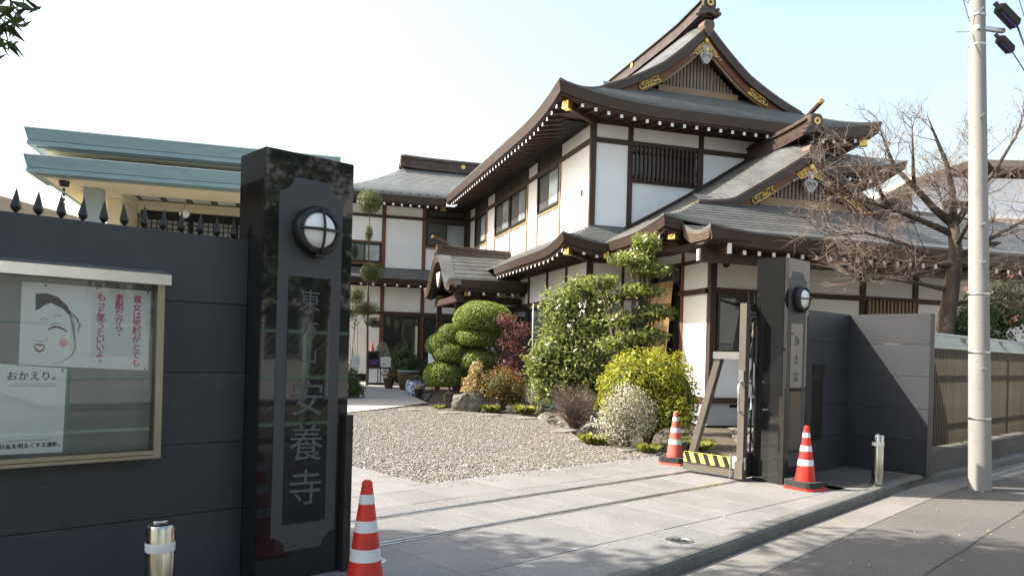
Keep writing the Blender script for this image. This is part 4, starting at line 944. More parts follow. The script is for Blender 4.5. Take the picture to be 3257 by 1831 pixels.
def wlift2(u,v): return .13*max(0,1-(u-UX)/1.6)**2*(max(0,WV-v)/1.05)**1.2
def f_wx(s,t):
    v=VX+t*(WV-VX); u=UX+s*(9.6-UX); return (u,v,zx(v)+wlift2(u,v)+.012)
courses(wr,f_wx,9,26,.024,sp=1.4)
xp=[(u,VX,zx(VX)+wlift2(u,VX)) for u in list(np.linspace(UX,1,12))+list(np.linspace(1.6,9.6,10))]
eave(wr,xp,[(0,-1)]*len(xp),[(u,.06,3.78) for u,_,_ in xp],.26,.03,False)
# cut verge at the end of the extended front eave
vg=[(UX,v,zx(v)+wlift2(UX,v)) for v in np.linspace(VX,WV+.05,10)]
sweep('verge_fascia',vg,[(-1,0)]*10,[(-.02,.03),(.0,.028),(.0,-.05),(-.02,-.05)],'roof_slate',wr); 
for k in range(4): sweep('verge_layer',vg,[(-1,0)]*10,[(.0-.012*k,-.04-.058*k),(-.006-.012*k,-.094-.058*k),(-.02-.012*k,-.094-.058*k)],'fascia_light',wr)
sweep('verge_soffit',vg,[(-1,0)]*10,[(-.05,-.27),(-.9,-.27)],'soffit',wr)
# eave beam with white ends below the cut verge
hb('eave_beam',UX+.05,9.5,VX+.42,VX+.56,3.40,3.66,'wood_dark_x',wr); hb('beam_end',UX+.02,UX+.05,VX+.45,VX+.53,3.42,3.64,'white_paint',wr)
MB().bar((-.75,VX+.06,3.63),(-.75,.05,3.95),.08,.20).obj('verge_rafter','wood_dark_y',wr); hb('beam_end',-.79,-.71,VX+.02,VX+.055,3.53,3.73,'white_paint',wr)
rafters(wr,[(-.35+.337*i,VX+.13,zx(VX)-.345) for i in range(29)],1.5,0,.14)
# left eave of the wing
we=[(WE,v,WZ+wlift(WE,v)) for v in np.linspace(1.98,WV,10)]; wf=[(u,WV,WZ+wlift(u,WV)) for u in np.linspace(WE,UX,4)[1:]]
eave(wr,we+wf,[(-1,0)]*9+[(-1,-1)]+[(0,-1)]*3,[(.02,max(v,.05),3.95) for _,v,_ in we]+[(.02,.05,3.95)]*3,.22,.08,False)
rafters(wr,[(WE+.12,-.45+.337*i,WZ-.31+wlift(WE,-.45+.337*i)) for i in range(8)],1.4,R(-90),.1)
goldcap(wr,(0,0,3.92),(-1.22,-.62,4.02),.15)
def zw(u): return wprof(u)-.40*min(1,max(0,(u-WF)/.9))
gable(wr,WC,WF+.03,WB,WG,zw,5.22,.16,.16,zsk=wprof(WF)+.05)
ridge(wr,(WC,WB+.02,6.72),(WC,vm,6.72),w=.40,h=.42,rise=.12,medal=.085)
# flashing where the wing roof meets the main wall
MB().strip([(u,vm-.05,wprof(u)+.0) for u in np.linspace(-1.0,2.8,16)],[(u,vm-.055,wprof(u)+.10) for u in np.linspace(-1.0,2.8,16)]).obj('flashing','fascia',wr,fix=False)
MB().strip([(u,vm-.07,wprof(u)+.075) for u in np.linspace(-1.0,2.8,16)],[(u,vm-.005,wprof(u)+.11) for u in np.linspace(-1.0,2.8,16)]).obj('flashing','fascia',wr,fix=False)
# walls of the wing
for u,m in ((.065,'wood_dark'),(4.06,'wood_dark'),(5.6,'wood_dark'),(7.4,'wood_dark'),(9.2,'wood_dark')): fpost(0,u,.52,3.9,.15,m)
fbeam(0,-.02,9.3,2.93,3.05); fbeam(0,-.02,9.3,3.72,3.90); fbeam(0,-.05,9.3,.50,.62,pr=.07)
for a,b in ((.14,3.98),(4.14,5.52),(5.68,7.32),(7.48,9.12)): fpanel(0,a,b,3.05,3.72)
window('f',0,.16,1.75,1.52,2.92,2,('window_glass',)); fpanel(0,.14,1.77,.62,1.52); fpanel(0,1.83,3.98,.62,2.93); fpost(0,1.80,.62,2.93,.07)
lt=hb('lattice_backing',4.14,5.52,.02,.05,1.6,2.93,'window_glass')
for k in range(13): hb('lattice_slat',4.15+.108*k,4.15+.108*k+.05,-.12,-.07,1.6,2.95,'wood_pale',lt)
fpanel(0,4.14,5.52,.62,1.6); fpanel(0,5.68,7.32,.62,2.93); fpanel(0,7.48,9.12,.62,2.93)
hb('foundation',-.02,9.3,.0,.1,.0,.5,'foundation'); hb('foundation',-.02,.08,.1,2.7,.0,.5,'foundation')
for x in (.55,2.2,3.8): hb('foundation_vent',x,x+.5,-.004,.02,.40,.47,'void')
MB().lathe([(0,-.10),(.05,-.09),(.06,-.03),(.06,0)],14,(.36,0,3.56),axis='y').obj('wall_speaker','alu_dark',house,True,ang=40)
# wing side wall facing the garden
lpost(0,1.22,.52,4.0,.10,'wood_red'); lpost(0,2.72,.52,4.0,.10)
lbeam(0,.14,2.73,2.93,3.05); lbeam(0,.14,2.73,3.64,3.72); lbeam(0,.0,2.73,3.98,4.1); lbeam(0,.0,2.73,.50,.62,pr=.07)
lpanel(0,.14,1.17,.62,2.93); lpanel(0,.14,1.17,3.05,3.64); lpanel(0,.14,1.17,3.72,3.98); lpanel(0,1.27,2.67,3.72,3.98)
window('l',0,1.28,2.66,3.06,3.63,2,('window_glass',)); sh=window('l',0,1.28,2.66,.65,2.92,3,('screen_mesh','window_glass'))
for k in range(3): hb('shutter_track',-.05-.03*k,-.03-.03*k,1.30+.05*k,1.335+.05*k,.65,2.92,'alu_dark',sh)
# main block, ground floor
for u in (-1.75,): fpost(vm,u,.2,4.0,.15)
fbeam(vm,-1.68,0,2.90,3.02); fbeam(vm,-1.68,0,3.78,3.95)
fpanel(vm,-1.67,-.06,3.02,3.78); fpanel(vm,-1.67,-.06,.5,2.90); fpost(vm,-.86,.5,3.8,.06)
for v in (4.35,5.9,7.6): lpost(ul,v,.2,4.0,.11)
lbeam(ul,2.8,15.7,2.90,3.02); lbeam(ul,2.8,15.7,3.82,4.0)
for a,b in ((2.81,4.29),(4.41,5.84),(5.96,7.54)): lpanel(ul,a,b,3.02,3.82); lpanel(ul,a,b,.5,2.90) if a<4 else window('l',ul,a,b,.9,2.88,2,('window_glass',))
hb('foundation',-1.80,-1.70,2.70,7.7,.0,.5,'foundation'); hb('foundation',-1.75,0,2.70,2.76,.0,.5,'foundation')
window('l',ul,12.2,15.6,.3,2.88,3,('window_glass',)); window('l',ul,7.7,12.1,.3,2.88,4,('window_glass',)); lpanel(ul,7.7,15.6,3.02,3.82)
# ---------------------------------------------------------------- entrance porch with the undulating gable
kp=MB().box(-3.9,-1.8,8.4,11.2,3.2,3.22).obj('porch_roof','void',house)
KV,KW,KU0=9.8,2.1,-4.25
def kz(v):
    x=min(1,abs(v-KV)/KW); q=min(1,max(0,(x-.10)/.74)); return 3.55+1.03*(.5+.5*math.cos(math.pi*q))+.12*max(0,(x-.84)/.16)**1.5
for sg in (-1,1):
    courses(kp,lambda s,t:(KU0+s*(-1.6-KU0),KV+sg*KW*(1-t),kz(KV+sg*KW*(1-t))),15,5,.022)
kv=[(KU0,KV-KW+2*KW*i/40,kz(KV-KW+2*KW*i/40)) for i in range(41)]
def kband(name,d0,d1,x0,x1,mat):
    A=[];B=[]
    for i,p in enumerate(kv):
        a=kv[max(i-1,0)]; b=kv[min(i+1,40)]; dy,dz=b[1]-a[1],b[2]-a[2]; l=math.hypot(dy,dz); nx,nz=dz/l,-dy/l
        A.append((p[1]+nx*d0,p[2]+nz*d0)); B.append((p[1]+nx*d1,p[2]+nz*d1))
    m=MB(); m.strip([(x0,y,z) for y,z in A],[(x0,y,z) for y,z in B]); m.strip([(x0,y,z) for y,z in B],[(x1,y,z) for y,z in B]); m.strip([(x0,y,z) for y,z in A],[(x1,y,z) for y,z in A])
    for k in (0,-1): m.add([(x0,*A[k]),(x0,*B[k]),(x1,*B[k]),(x1,*A[k])],[(0,1,2,3)])
    m.obj(name,mat,kp,fix=False)
for k in range(4): kband('verge_layer',-.02+.055*k,.033+.055*k,KU0-.04+.015*k,KU0+.35,'fascia_light' if k else 'roof_slate')
kband('verge_board',.20,.30,KU0+.12,KU0+.20,'wood_dark_y')
for sg in (-1,1):
    pp=[(u,KV+sg*KW,kz(KV+sg*KW)) for u in np.linspace(KU0,-1.8,8)]
    eave(kp,pp,[(0,sg)]*8,[(u,KV+sg*1.45,3.45) for u,_,_ in pp],.26,.09)
rafters(kp,[(-3.6+.46*i,KV-KW+.13,3.60-.33) for i in range(5)],.6,0,.08)
ridge(kp,(KU0+.12,KV,4.52),(-1.75,KV,4.52),w=.30,h=.34,rise=.10,medal=.05)
goldcap(kp,(-2.6,KV-KW+.34,3.28),(-3.55,KV-KW+.34,3.28),.12)
MB().poly([(KV-.35,4.05),(KV+.35,4.05),(KV+.2,3.75),(KV,3.55),(KV-.2,3.75)],KU0+.05,KU0+.12,'x').obj('carved_pendant','carve_grey',kp)
for v in (8.35,11.25):
    hb('porch_post',-3.92,-3.76,v-.08,v+.08,.15,3.4,'wood_dark',kp); hb('porch_beam',-3.9,-1.8,v-.07,v+.07,3.0,3.2,'wood_dark_x',kp); hb('bracket',-3.96,-3.72,v-.12,v+.12,3.2,3.38,'wood_pale',kp)
hb('porch_beam',-3.94,-3.74,8.0,11.6,3.0,3.22,'wood_dark_y',kp)

# ---------------------------------------------------------------- lower roof on the far side of the main block
sr=MB().box(4.9,6.2,3.4,9,6.2,6.22).obj('side_roof','void',house)
def srl(v): return .30*max(0,1-(v-2.3)/1.8)**2
courses(sr,lambda s,t:(7.5-2.4*t,2.3+1.0*t+s*(9-2.3-1.0*t),6.80+.70*(.6*t+.4*t*t)+srl(2.3+s*6)*(1-t)),10,10,.022,sp=1.4)
courses(sr,lambda s,t:(4.9+s*(7.5-2.4*t-4.9),2.3+1.0*t,6.80+.70*(.6*t+.4*t*t)+srl(2.3)*(1-t)*s**3),6,6,.022)
sp_=[(4.9+2.6*i/6,2.3,6.80+srl(2.3)*(i/6)**3) for i in range(7)]+[(7.5,v,6.80+srl(v)) for v in np.linspace(2.3,9,8)[1:]]
eave(sr,sp_,[(0,-1)]*6+[(1,-1)]+[(1,0)]*7,[(min(p[0],6.2),max(p[1],3.3),6.6) for p in sp_],.22,.05,False)
rafters(sr,[(5.0+.337*i,2.42,6.80-.33) for i in range(6)],.8,0,.1)
fpanel(3.3,4.9,6.2,4.2,6.65); fpost(3.3,6.2,4.2,6.65); hb('plaster_panel',6.2,6.25,3.4,9,4.2,6.65,'plaster')
# ------------------------------------------------------------------ planting
def blob(name,c,r,mat,par,amp=.10,sub=3,seed=0,flatb=None):
    bm=bmesh.new(); bmesh.ops.create_icosphere(bm,subdivisions=sub,radius=1)
    for v in bm.verts:
        d=v.co.normalized(); k=1+amp*noise.noise(d*2.1+Vector((seed*7.3,seed,0)))+amp*.5*noise.noise(d*5+Vector((seed,0,seed*3)))
        p=Vector((d.x*r[0]*k,d.y*r[1]*k,d.z*r[2]*k))
        if flatb is not None and p.z<-flatb*r[2]: p.z=-flatb*r[2]+(p.z+flatb*r[2])*.2
        v.co=p+Vector(c)
    me=bpy.data.meshes.new(name); bm.to_mesh(me); bm.free(); me.materials.append(MATS[mat])
    me.polygons.foreach_set('use_smooth',[True]*len(me.polygons)); return link(name,me,par)
def stems(name,par,base,tops,r0,mat,seed=0,n=5,wob=.06):
    rd=random.Random(seed); m=MB()
    for t in tops:
        b=Vector(base)+Vector((rd.uniform(-.06,.06),rd.uniform(-.06,.06),0)); t=Vector(t); pts=[]
        for i in range(n+1):
            s=i/n; p=b.lerp(t,s)+Vector((rd.uniform(-wob,wob),rd.uniform(-wob,wob),0))*math.sin(math.pi*s); pts.append(p)
        m.tube(pts,[r0*(1-.75*i/n) for i in range(n+1)],6)
    return m.obj(name,mat,par,True)
# --- cloud-pruned shrub
tp=thing('cloud_pruned_shrub',(13.32,16.3,0),'green shrub clipped into seven rounded cushions','shrub')
LB=[((13.64,15.99,2.36),(.84,.80,.50)),((13.57,16.02,1.86),(.70,.62,.32)),((12.98,16.6,1.92),(.30,.30,.28)),((12.79,16.77,1.62),(.38,.36,.33)),((12.97,16.52,1.40),(.49,.44,.33)),((13.55,15.94,1.22),(.60,.52,.33)),((12.85,16.62,.80),(.60,.54,.42))]
for i,(c,r) in enumerate(LB):
    c=(c[0]-13.32,c[1]-16.3,c[2]); b=blob('cushion',c,tuple(x*.97 for x in r),'topiary_core',tp,.06,3,i+1,.42)
    me=b.data; nv=len(me.vertices); co=np.empty(nv*3); me.vertices.foreach_get('co',co); co=co.reshape(-1,3); no=np.empty(nv*3); me.vertices.foreach_get('normal',no); no=no.reshape(-1,3)
    tri=np.array([p.vertices[:] for p in me.polygons]); k=int(9000*r[0]*r[2]/.36)+1500; w=rng.dirichlet((1,1,1),k); ti=tri[rng.integers(0,len(tri),k)]
    P=(co[ti]*w[:,:,None]).sum(1); N=unit((no[ti]*w[:,:,None]).sum(1)); P=P+N*rng.uniform(-.015,.06,(k,1))**1
    leaves('clipped_leaves',P,N,.048,'leaf_topiary',b,.6,.75)
stems('stem',tp,(0,0,0),[(c[0]-13.32,c[1]-16.3,c[2]-.1) for c,r in LB],.05,'bark',3)
def bush(name,loc,label,lobes,mat,n,size,stemmat='twig_dark',aspect=.45,jit=.7,shell=.6,droop=0,cat='shrub',r0=.02,zmin=-.8,extra=None,core=None,sub='foliage',lump=.26):
    t=thing(name,loc,label,cat); tot=sum(r[0]*r[1]+r[0]*r[2] for _,r in lobes); PP=[];NN=[]
    for c,r in lobes:
        k=int(n*(r[0]*r[1]+r[0]*r[2])/tot); cc=(c[0]-loc[0],c[1]-loc[1],c[2]-loc[2]); p,nn=ell_pts(k,cc,r,shell,zmin); p=lumpy(p,cc,r,len(PP)*3+len(lobes)+n%17,lump); j=rng.random(len(p))<.05; p[j]=np.array(cc)+(p[j]-np.array(cc))*rng.uniform(1.05,1.3,(j.sum(),1))
        # clumping: pull points towards random clump centres
        q=p[rng.integers(0,len(p),max(6,len(p)//45))]; j=rng.integers(0,len(q),len(p)); pull=rng.uniform(0,.55,(len(p),1))
        dd=np.linalg.norm(q[j]-p,axis=1,keepdims=True); pull=np.where(dd<max(r)*.55,pull,0); p=p*(1-pull)+q[j]*pull
        PP.append(p); NN.append(unit(nn+np.array([0,0,.35])))
    leaves(sub,np.vstack(PP),np.vstack(NN),size,mat,t,aspect,jit,droop=droop)
    stems('stem',t,(0,0,0),[(c[0]-loc[0]+random.uniform(-.1,.1),c[1]-loc[1]+random.uniform(-.1,.1),c[2]-loc[2]+r[2]*.3) for c,r in lobes for _ in range(3)],r0,stemmat,len(lobes))
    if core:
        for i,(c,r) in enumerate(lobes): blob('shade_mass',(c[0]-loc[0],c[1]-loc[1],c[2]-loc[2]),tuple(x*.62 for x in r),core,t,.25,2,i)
    return t
bush('nandina',(13.77,14.95,.0),'dark red feathery shrub beside the clipped cushions',[((13.62,15.1,2.35),(.34,.34,.22)),((13.85,14.9,2.05),(.42,.4,.28)),((13.70,15.0,1.70),(.36,.36,.26)),((13.98,14.85,1.45),(.42,.4,.26)),((13.72,14.95,1.15),(.36,.36,.26)),((13.72,14.75,.85),(.40,.36,.24))],'leaf_nandina',6000,.075,aspect=.28,shell=.9,droop=.3)
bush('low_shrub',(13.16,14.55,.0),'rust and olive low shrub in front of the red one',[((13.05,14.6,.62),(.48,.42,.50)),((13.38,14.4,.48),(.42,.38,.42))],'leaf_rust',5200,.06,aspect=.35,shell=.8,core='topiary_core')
bush('peach_shrub',(12.67,15.1,.0),'small peach and yellow leaved shrub beside the lowest clipped cushion',[((12.72,15.12,.92),(.20,.2,.34)),((12.60,15.14,.55),(.28,.26,.32))],'leaf_peach',1500,.075,aspect=.5,shell=.9)
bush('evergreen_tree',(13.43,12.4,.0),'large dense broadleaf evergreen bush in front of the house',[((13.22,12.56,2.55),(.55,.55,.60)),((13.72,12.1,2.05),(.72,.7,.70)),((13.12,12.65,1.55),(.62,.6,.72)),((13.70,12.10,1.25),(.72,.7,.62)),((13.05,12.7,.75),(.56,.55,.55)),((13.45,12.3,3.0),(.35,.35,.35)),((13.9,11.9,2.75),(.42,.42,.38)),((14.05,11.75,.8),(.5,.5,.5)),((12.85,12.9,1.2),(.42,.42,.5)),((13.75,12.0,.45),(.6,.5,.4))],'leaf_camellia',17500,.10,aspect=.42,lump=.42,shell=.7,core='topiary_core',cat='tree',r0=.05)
# layered camellia
cam_l=[((13.85,10.62,4.02),(.36,.36,.26)),((13.62,10.84,3.66),(.55,.5,.16)),((13.92,10.55,3.42),(.52,.48,.16)),((13.15,11.35,3.12),(.50,.45,.17)),((13.75,10.7,2.95),(.55,.5,.16)),((14.0,10.5,2.48),(.50,.48,.18)),((13.55,10.9,2.30),(.48,.45,.18)),((13.80,10.65,1.95),(.60,.55,.20)),((13.35,11.05,1.75),(.45,.42,.2))]
cam_l=[((c[0]*.9,c[1]*.9,1.5+(c[2]-1.5)*.9),tuple(q*.9 for q in r)) for c,r in cam_l]
bush('layered_tree',(12.37,9.65,.0),'slender evergreen tree with leaves in open tiers near the bamboo screen',cam_l,'leaf_camellia',7600,.115,aspect=.36,shell=.95,droop=.5,cat='tree',r0=.045,stemmat='bark',zmin=-1)
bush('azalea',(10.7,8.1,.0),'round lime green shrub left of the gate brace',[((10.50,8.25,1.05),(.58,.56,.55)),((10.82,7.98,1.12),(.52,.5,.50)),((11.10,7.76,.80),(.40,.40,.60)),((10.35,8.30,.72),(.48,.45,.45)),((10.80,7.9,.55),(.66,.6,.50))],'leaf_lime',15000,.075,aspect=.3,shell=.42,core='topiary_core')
wt=bush('flowering_shrub',(9.78,7.82,.0),'wispy shrub full of tiny white blossom by the gravel edge',[((9.66,7.86,.70),(.30,.30,.34)),((9.88,7.72,.62),(.32,.30,.36)),((9.52,7.95,.42),(.30,.30,.28)),((10.02,7.72,.40),(.32,.3,.3)),((9.74,7.8,.28),(.40,.36,.24)),((9.80,7.84,.92),(.18,.18,.18))],'blossom',4300,.024,aspect=.8,shell=.7)
p_,n_=ell_pts(5200,(-.02,-.02,.46),(.5,.46,.5),.9); leaves('foliage',p_,n_,.034,'leaf_grey',wt,.35,.9)
rd=random.Random(4); m=MB()
for i in range(70):
    a=rd.uniform(0,6.28); rr=rd.uniform(.15,.5); m.tube([(rd.uniform(-.05,.05),rd.uniform(-.05,.05),0),(math.cos(a)*rr*.4,math.sin(a)*rr*.4,.4),(math.cos(a)*rr,math.sin(a)*rr,rd.uniform(.5,.98))],[.006,.005,.002],4)
m.obj('twigs','twig',wt)
dt=thing('bare_shrub',(11.45,10.5,.0),'leafless brown twiggy shrub behind the flat garden rock','shrub'); m=MB()
for i in range(240):
    a=rd.uniform(0,6.28); rr=rd.uniform(.1,.5); h=rd.uniform(.25,.9); q=(math.cos(a)*rr,math.sin(a)*rr,h)
    m.tube([(rd.uniform(-.08,.08),rd.uniform(-.08,.08),0),(q[0]*.55+rd.uniform(-.06,.06),q[1]*.55+rd.uniform(-.06,.06),h*.6),q],[.007,.005,.002],4)
    for k in range(2): m.tube([(q[0]*.6,q[1]*.6,h*.65),(q[0]+rd.uniform(-.2,.2),q[1]+rd.uniform(-.2,.2),h+rd.uniform(-.2,.12))],[.004,.002],4)
m.obj('twigs','twig',dt)
bush('shrub',(11.45,19.3,.05),'small leafy shrub half hidden by the pillar with carved characters',[((11.4,19.3,.55),(.42,.4,.45)),((11.55,19.2,.3),(.35,.35,.3))],'leaf_dark',2600,.075,shell=.8,core='topiary_core')
bush('shrub',(15.45,21.95,.1),'dark leafy bush behind the brown jar',[((15.36,21.95,.95),(.55,.5,.55)),((15.75,21.6,.75),(.5,.5,.45)),((15.2,22.2,1.25),(.35,.35,.45))],'leaf_dark',4200,.085,shell=.8,core='topiary_core')
# tall thin conifers trained in tufts
cf=thing('trained_conifer',(14.85,23.75,.1),'tall thin conifer trimmed into tufts beside the rear wing','tree')
TF=[((-.07,.03,6.68),(.46,.44,.44),5200),((-.07,.03,5.55),(.14,.14,.30),900),((.03,-.06,4.12),(.42,.4,.36),3400),((-.37,.31,3.30),(.32,.3,.30),1900),((-.10,.06,2.85),(.50,.46,.26),2800),((.20,-.1,2.35),(.34,.3,.2),1400)]
PP=[];NN=[]
for c,r,k in TF: p,n=ell_pts(k,c,r,.95); PP.append(p); NN.append(n)
leaves('foliage',np.vstack(PP),np.vstack(NN)+np.array([0,0,.5]),.10,'leaf_conifer',cf,.16,.5)
MB().tube([(0,0,0),(-.02,.02,2),(-.05,.03,4.2),(-.07,.03,6.9)],[.045,.038,.03,.012],8).obj('trunk','bark',cf,True)
stems('branch',cf,(-.04,.03,2.2),[(c[0],c[1],c[2]) for c,r,k in TF[2:]],.02,'bark',5)
bb=thing('bamboo_clump',(14.35,24.3,.1),'slender dark bamboo canes against the white rear wall','bamboo'); 
for i in range(9):
    x=rd.uniform(-.55,.45); y=rd.uniform(-.3,.3); h=rd.uniform(2.2,3.4); MB().tube([(x,y,0),(x+rd.uniform(-.1,.1),y,h*.5),(x+rd.uniform(-.25,.25),y,h)],[.014,.012,.006],6).obj('cane','twig_dark',bb,True)
p_,n_=ell_pts(700,(0,0,2.6),(.6,.4,.5),1.0); leaves('foliage',p_,n_,.14,'leaf_dark',bb,.16,.8,droop=.6)
# grass tufts and ground cover
def tuft(x,y,label,n=160,r=.16,h=.16,mat='grass_blade'):
    a=rng.uniform(0,6.283,n); rr=r*np.sqrt(rng.random(n)); bx=np.cos(a)*rr*.6; by=np.sin(a)*rr*.6; L=h*rng.uniform(.5,1.2,n); w=.006
    tx=bx+np.cos(a)*L*.8; ty=by+np.sin(a)*L*.8; z0=np.zeros(n)
    V=np.stack([np.stack([bx-w*np.sin(a),by+w*np.cos(a),z0],1),np.stack([bx+w*np.sin(a),by-w*np.cos(a),z0],1),np.stack([(bx+tx)/2+.003,(by+ty)/2,L*.8],1),np.stack([tx,ty,L*.65],1)],1).reshape(-1,3)
    t=thing('grass_tuft',(x,y,gz(x,y)),label,'grass tuft','grass tufts at the gravel edge'); npmesh('blades',V,np.arange(4*n).reshape(n,4),mat,t,rng.random(n))
tuft(9.72,8.45,'yellow green grass tuft between the flat rock and the white blossom',260,.24,.2); tuft(9.62,7.25,'dark grass tuft at the foot of the white blossom',200,.18,.16); tuft(10.6,7.05,'grass tuft under the round lime shrub near the gate',320,.32,.2); tuft(12.55,14.35,'yellowish grass tuft between the two pale garden rocks',200,.2,.2); tuft(13.05,13.6,'grass tuft at the foot of the large evergreen bush',260,.26,.24); tuft(11.9,15.6,'small yellow tuft beside the tallest pale rock',120,.15,.12)
# --- rocks and stepping stones
def rock(name,loc,r,label,seed,rz=0,cat='rock',group='garden rocks',sharp=.35,tilt=(0,0)):
    bm=bmesh.new(); bmesh.ops.create_icosphere(bm,subdivisions=4,radius=1)
    rdm=random.Random(seed); planes=[(Vector((rdm.gauss(0,1),rdm.gauss(0,1),rdm.gauss(.15,.8))).normalized(),rdm.uniform(.52,.86)) for _ in range(17)]
    for v in bm.verts:
        d=v.co.normalized(); k=1.0
        for n,dd in planes:
            c=d.dot(n)
            if c>.05: k=min(k,dd/c)
        k*=1+.10*noise.noise(d*2.6+Vector((seed,0,0)))+.06*noise.noise(d*7+Vector((0,seed,0)))-.07*abs(noise.noise(d*4.5+Vector((seed*2,seed,3))))+.03*noise.noise(d*19)
        p=d*k; v.co=Vector((p.x*r[0],p.y*r[1],max(p.z,-.35)*r[2]))
    me=bpy.data.meshes.new(name); bm.to_mesh(me); bm.free(); me.materials.append(MATS['garden_rock'])
    me.polygons.foreach_set('use_smooth',[True]*len(me.polygons)); me.set_sharp_from_angle(angle=R(22))
    o=link(name,me,None,loc,rz); o.rotation_euler=(tilt[0],tilt[1],rz); return tag(o,label,cat,group)
rock('garden_rock',(12.3,14.95,.12),(.52,.40,.52),'largest pale grey pointed rock left of the rust shrub',3,R(-30))
rock('garden_rock',(13.55,17.0,.08),(.52,.40,.42),'brown grey rock below the lowest clipped cushion',8,R(20))
rock('garden_rock',(11.72,10.95,.05),(.52,.36,.30),'broad flat topped grey rock in front of the bare twiggy shrub',14,R(-52))
rock('garden_rock',(11.15,9.85,.02),(.26,.20,.20),'small angular rock between the flat rock and the white blossom',21,R(-40))
rock('garden_rock',(12.85,14.45,.05),(.20,.17,.22),'small upright rock right of the largest pale rock',25)
rock('garden_rock',(13.25,14.0,.05),(.42,.26,.20),'low dark rock under the rust and red shrubs',31,R(-30))
rock('garden_rock',(13.35,13.35,.05),(.22,.18,.24),'dark rounded rock at the corner of the large evergreen',36)
rock('garden_rock',(12.35,12.15,.02),(.28,.20,.18),'pale boulder at the gravel edge below the large evergreen',41,R(-40))
rock('garden_rock',(9.98,8.32,.0),(.24,.2,.24),'grey rock tucked beneath the white blossom shrub',45,R(-40))
rock('standing_stone',(15.95,24.6,.55),(.68,.45,1.15),'tall dark standing stone behind the white cupboard',52,0,'standing stone',None)
rock('garden_rock',(12.55,16.35,.02),(.22,.14,.10),'low brown stone at the corner of the entrance path',57,R(20))
def step(x,y,r,label,seed,rz):
    rd2=random.Random(seed); pts=[(r*(1+rd2.uniform(-.16,.12))*math.cos(a),r*.62*(1+rd2.uniform(-.16,.12))*math.sin(a)) for a in np.linspace(0,6.283,13)[:-1]]
    m=MB(); n=12; z=gz(x,y); m.add([(p[0],p[1],-.02) for p in pts]+[(p[0],p[1],.022) for p in pts]+[(p[0]*.93,p[1]*.93,.032) for p in pts],[tuple(range(24,36))]+[(i,(i+1)%n,(i+1)%n+n,i+n) for i in range(n)]+[(i+n,(i+1)%n+n,(i+1)%n+2*n,i+2*n) for i in range(n)])
    o=m.obj('stepping_stone','gutter_concrete',None,loc=(x,y,z),rz=rz,fix=False); tag(o,label,'stepping stone','stepping stones set in the gravel')
for i,(x,y,l) in enumerate(((11.0,15.55,'stepping stone nearest the entrance path'),(11.3,14.4,'stepping stone left of the largest pale rock'),(11.8,13.5,'stepping stone in the gravel below the small upright rock'),(12.0,12.5,'stepping stone beside the pale boulder'),(10.75,10.1,'stepping stone in front of the broad flat rock'),(10.0,8.95,'stepping stone beside the yellow green grass tuft'),(9.62,7.62,'stepping stone nearest the gate, below the white blossom'))): step(x,y,.30,l,i+3,R(-35+9*i))
tag(MB().box(-.14,.14,-.09,.09,0,.16).obj('kerb_block','old_stone',None,loc=(10.15,7.1,0),rz=R(-12)),'dark square edging block at the foot of the grass by the gate','edging block')
# --- large leafless cherry behind the fence
ct=thing('cherry_tree',(15.85,5.1,0),'large leafless cherry tree with spreading twigs behind the louvred fence','tree')
rd=random.Random(12); TM=MB(); BM=MB(); TW=MB()
def V3(*a): return Vector(a)
def T(x,y,z): return V3(x-15.85,y-5.1,z)
trunk=[T(15.78,5.12,0),T(15.80,5.12,1.2),T(15.86,5.1,2.1),T(15.95,5.03,2.9),T(16.0,4.98,3.6),T(15.93,5.03,4.2)]
TM.tube(trunk,[.25,.20,.17,.14,.12,.10],12)
limbs=[([T(15.93,5.03,4.15),T(15.65,5.28,4.45),T(15.36,5.54,4.85),T(15.1,5.80,5.2),T(14.95,5.93,5.65),T(14.80,6.05,6.15)],.10),
([T(15.98,5.0,3.95),T(15.5,5.42,4.2),T(15.0,5.85,4.42),T(14.5,6.35,4.62),T(14.0,6.8,4.9)],.085),
([T(15.93,5.03,4.2),T(15.92,5.05,4.75),T(15.82,5.13,5.3),T(15.66,5.28,5.8),T(15.55,5.40,6.2)],.10),
([T(15.95,5.02,4.1),T(16.2,4.78,4.65),T(16.48,4.52,5.15),T(16.8,4.23,5.9),T(16.95,4.1,6.6)],.085),
([T(15.98,5.0,3.3),T(15.6,5.3,3.55),T(15.25,5.65,3.75),T(14.7,6.15,3.95),T(14.1,6.7,3.85)],.09),
([T(15.95,5.03,2.9),T(15.5,5.4,3.0),T(14.95,5.9,3.1),T(14.35,6.5,2.95)],.06),
([T(16.0,4.98,3.5),T(16.4,4.6,3.85),T(16.9,4.2,4.2),T(17.5,3.8,4.6)],.07),
([T(15.98,5.0,3.7),T(15.7,4.7,4.1),T(15.4,4.5,4.6),T(15.2,4.4,5.2)],.06),
([T(15.36,5.54,4.85),T(15.15,5.5,5.5),T(15.05,5.5,6.1)],.05),([T(15.9,5.04,2.6),T(16.3,4.7,2.75),T(16.8,4.4,2.95)],.05),
([T(15.0,5.85,4.42),T(14.6,6.0,5.0),T(14.35,6.1,5.5)],.05),([T(16.48,4.52,5.15),T(16.35,4.8,5.7),T(16.25,4.95,6.2)],.05),([T(15.95,5.02,4.0),T(16.3,5.3,4.5),T(16.7,5.6,5.2)],.07)]
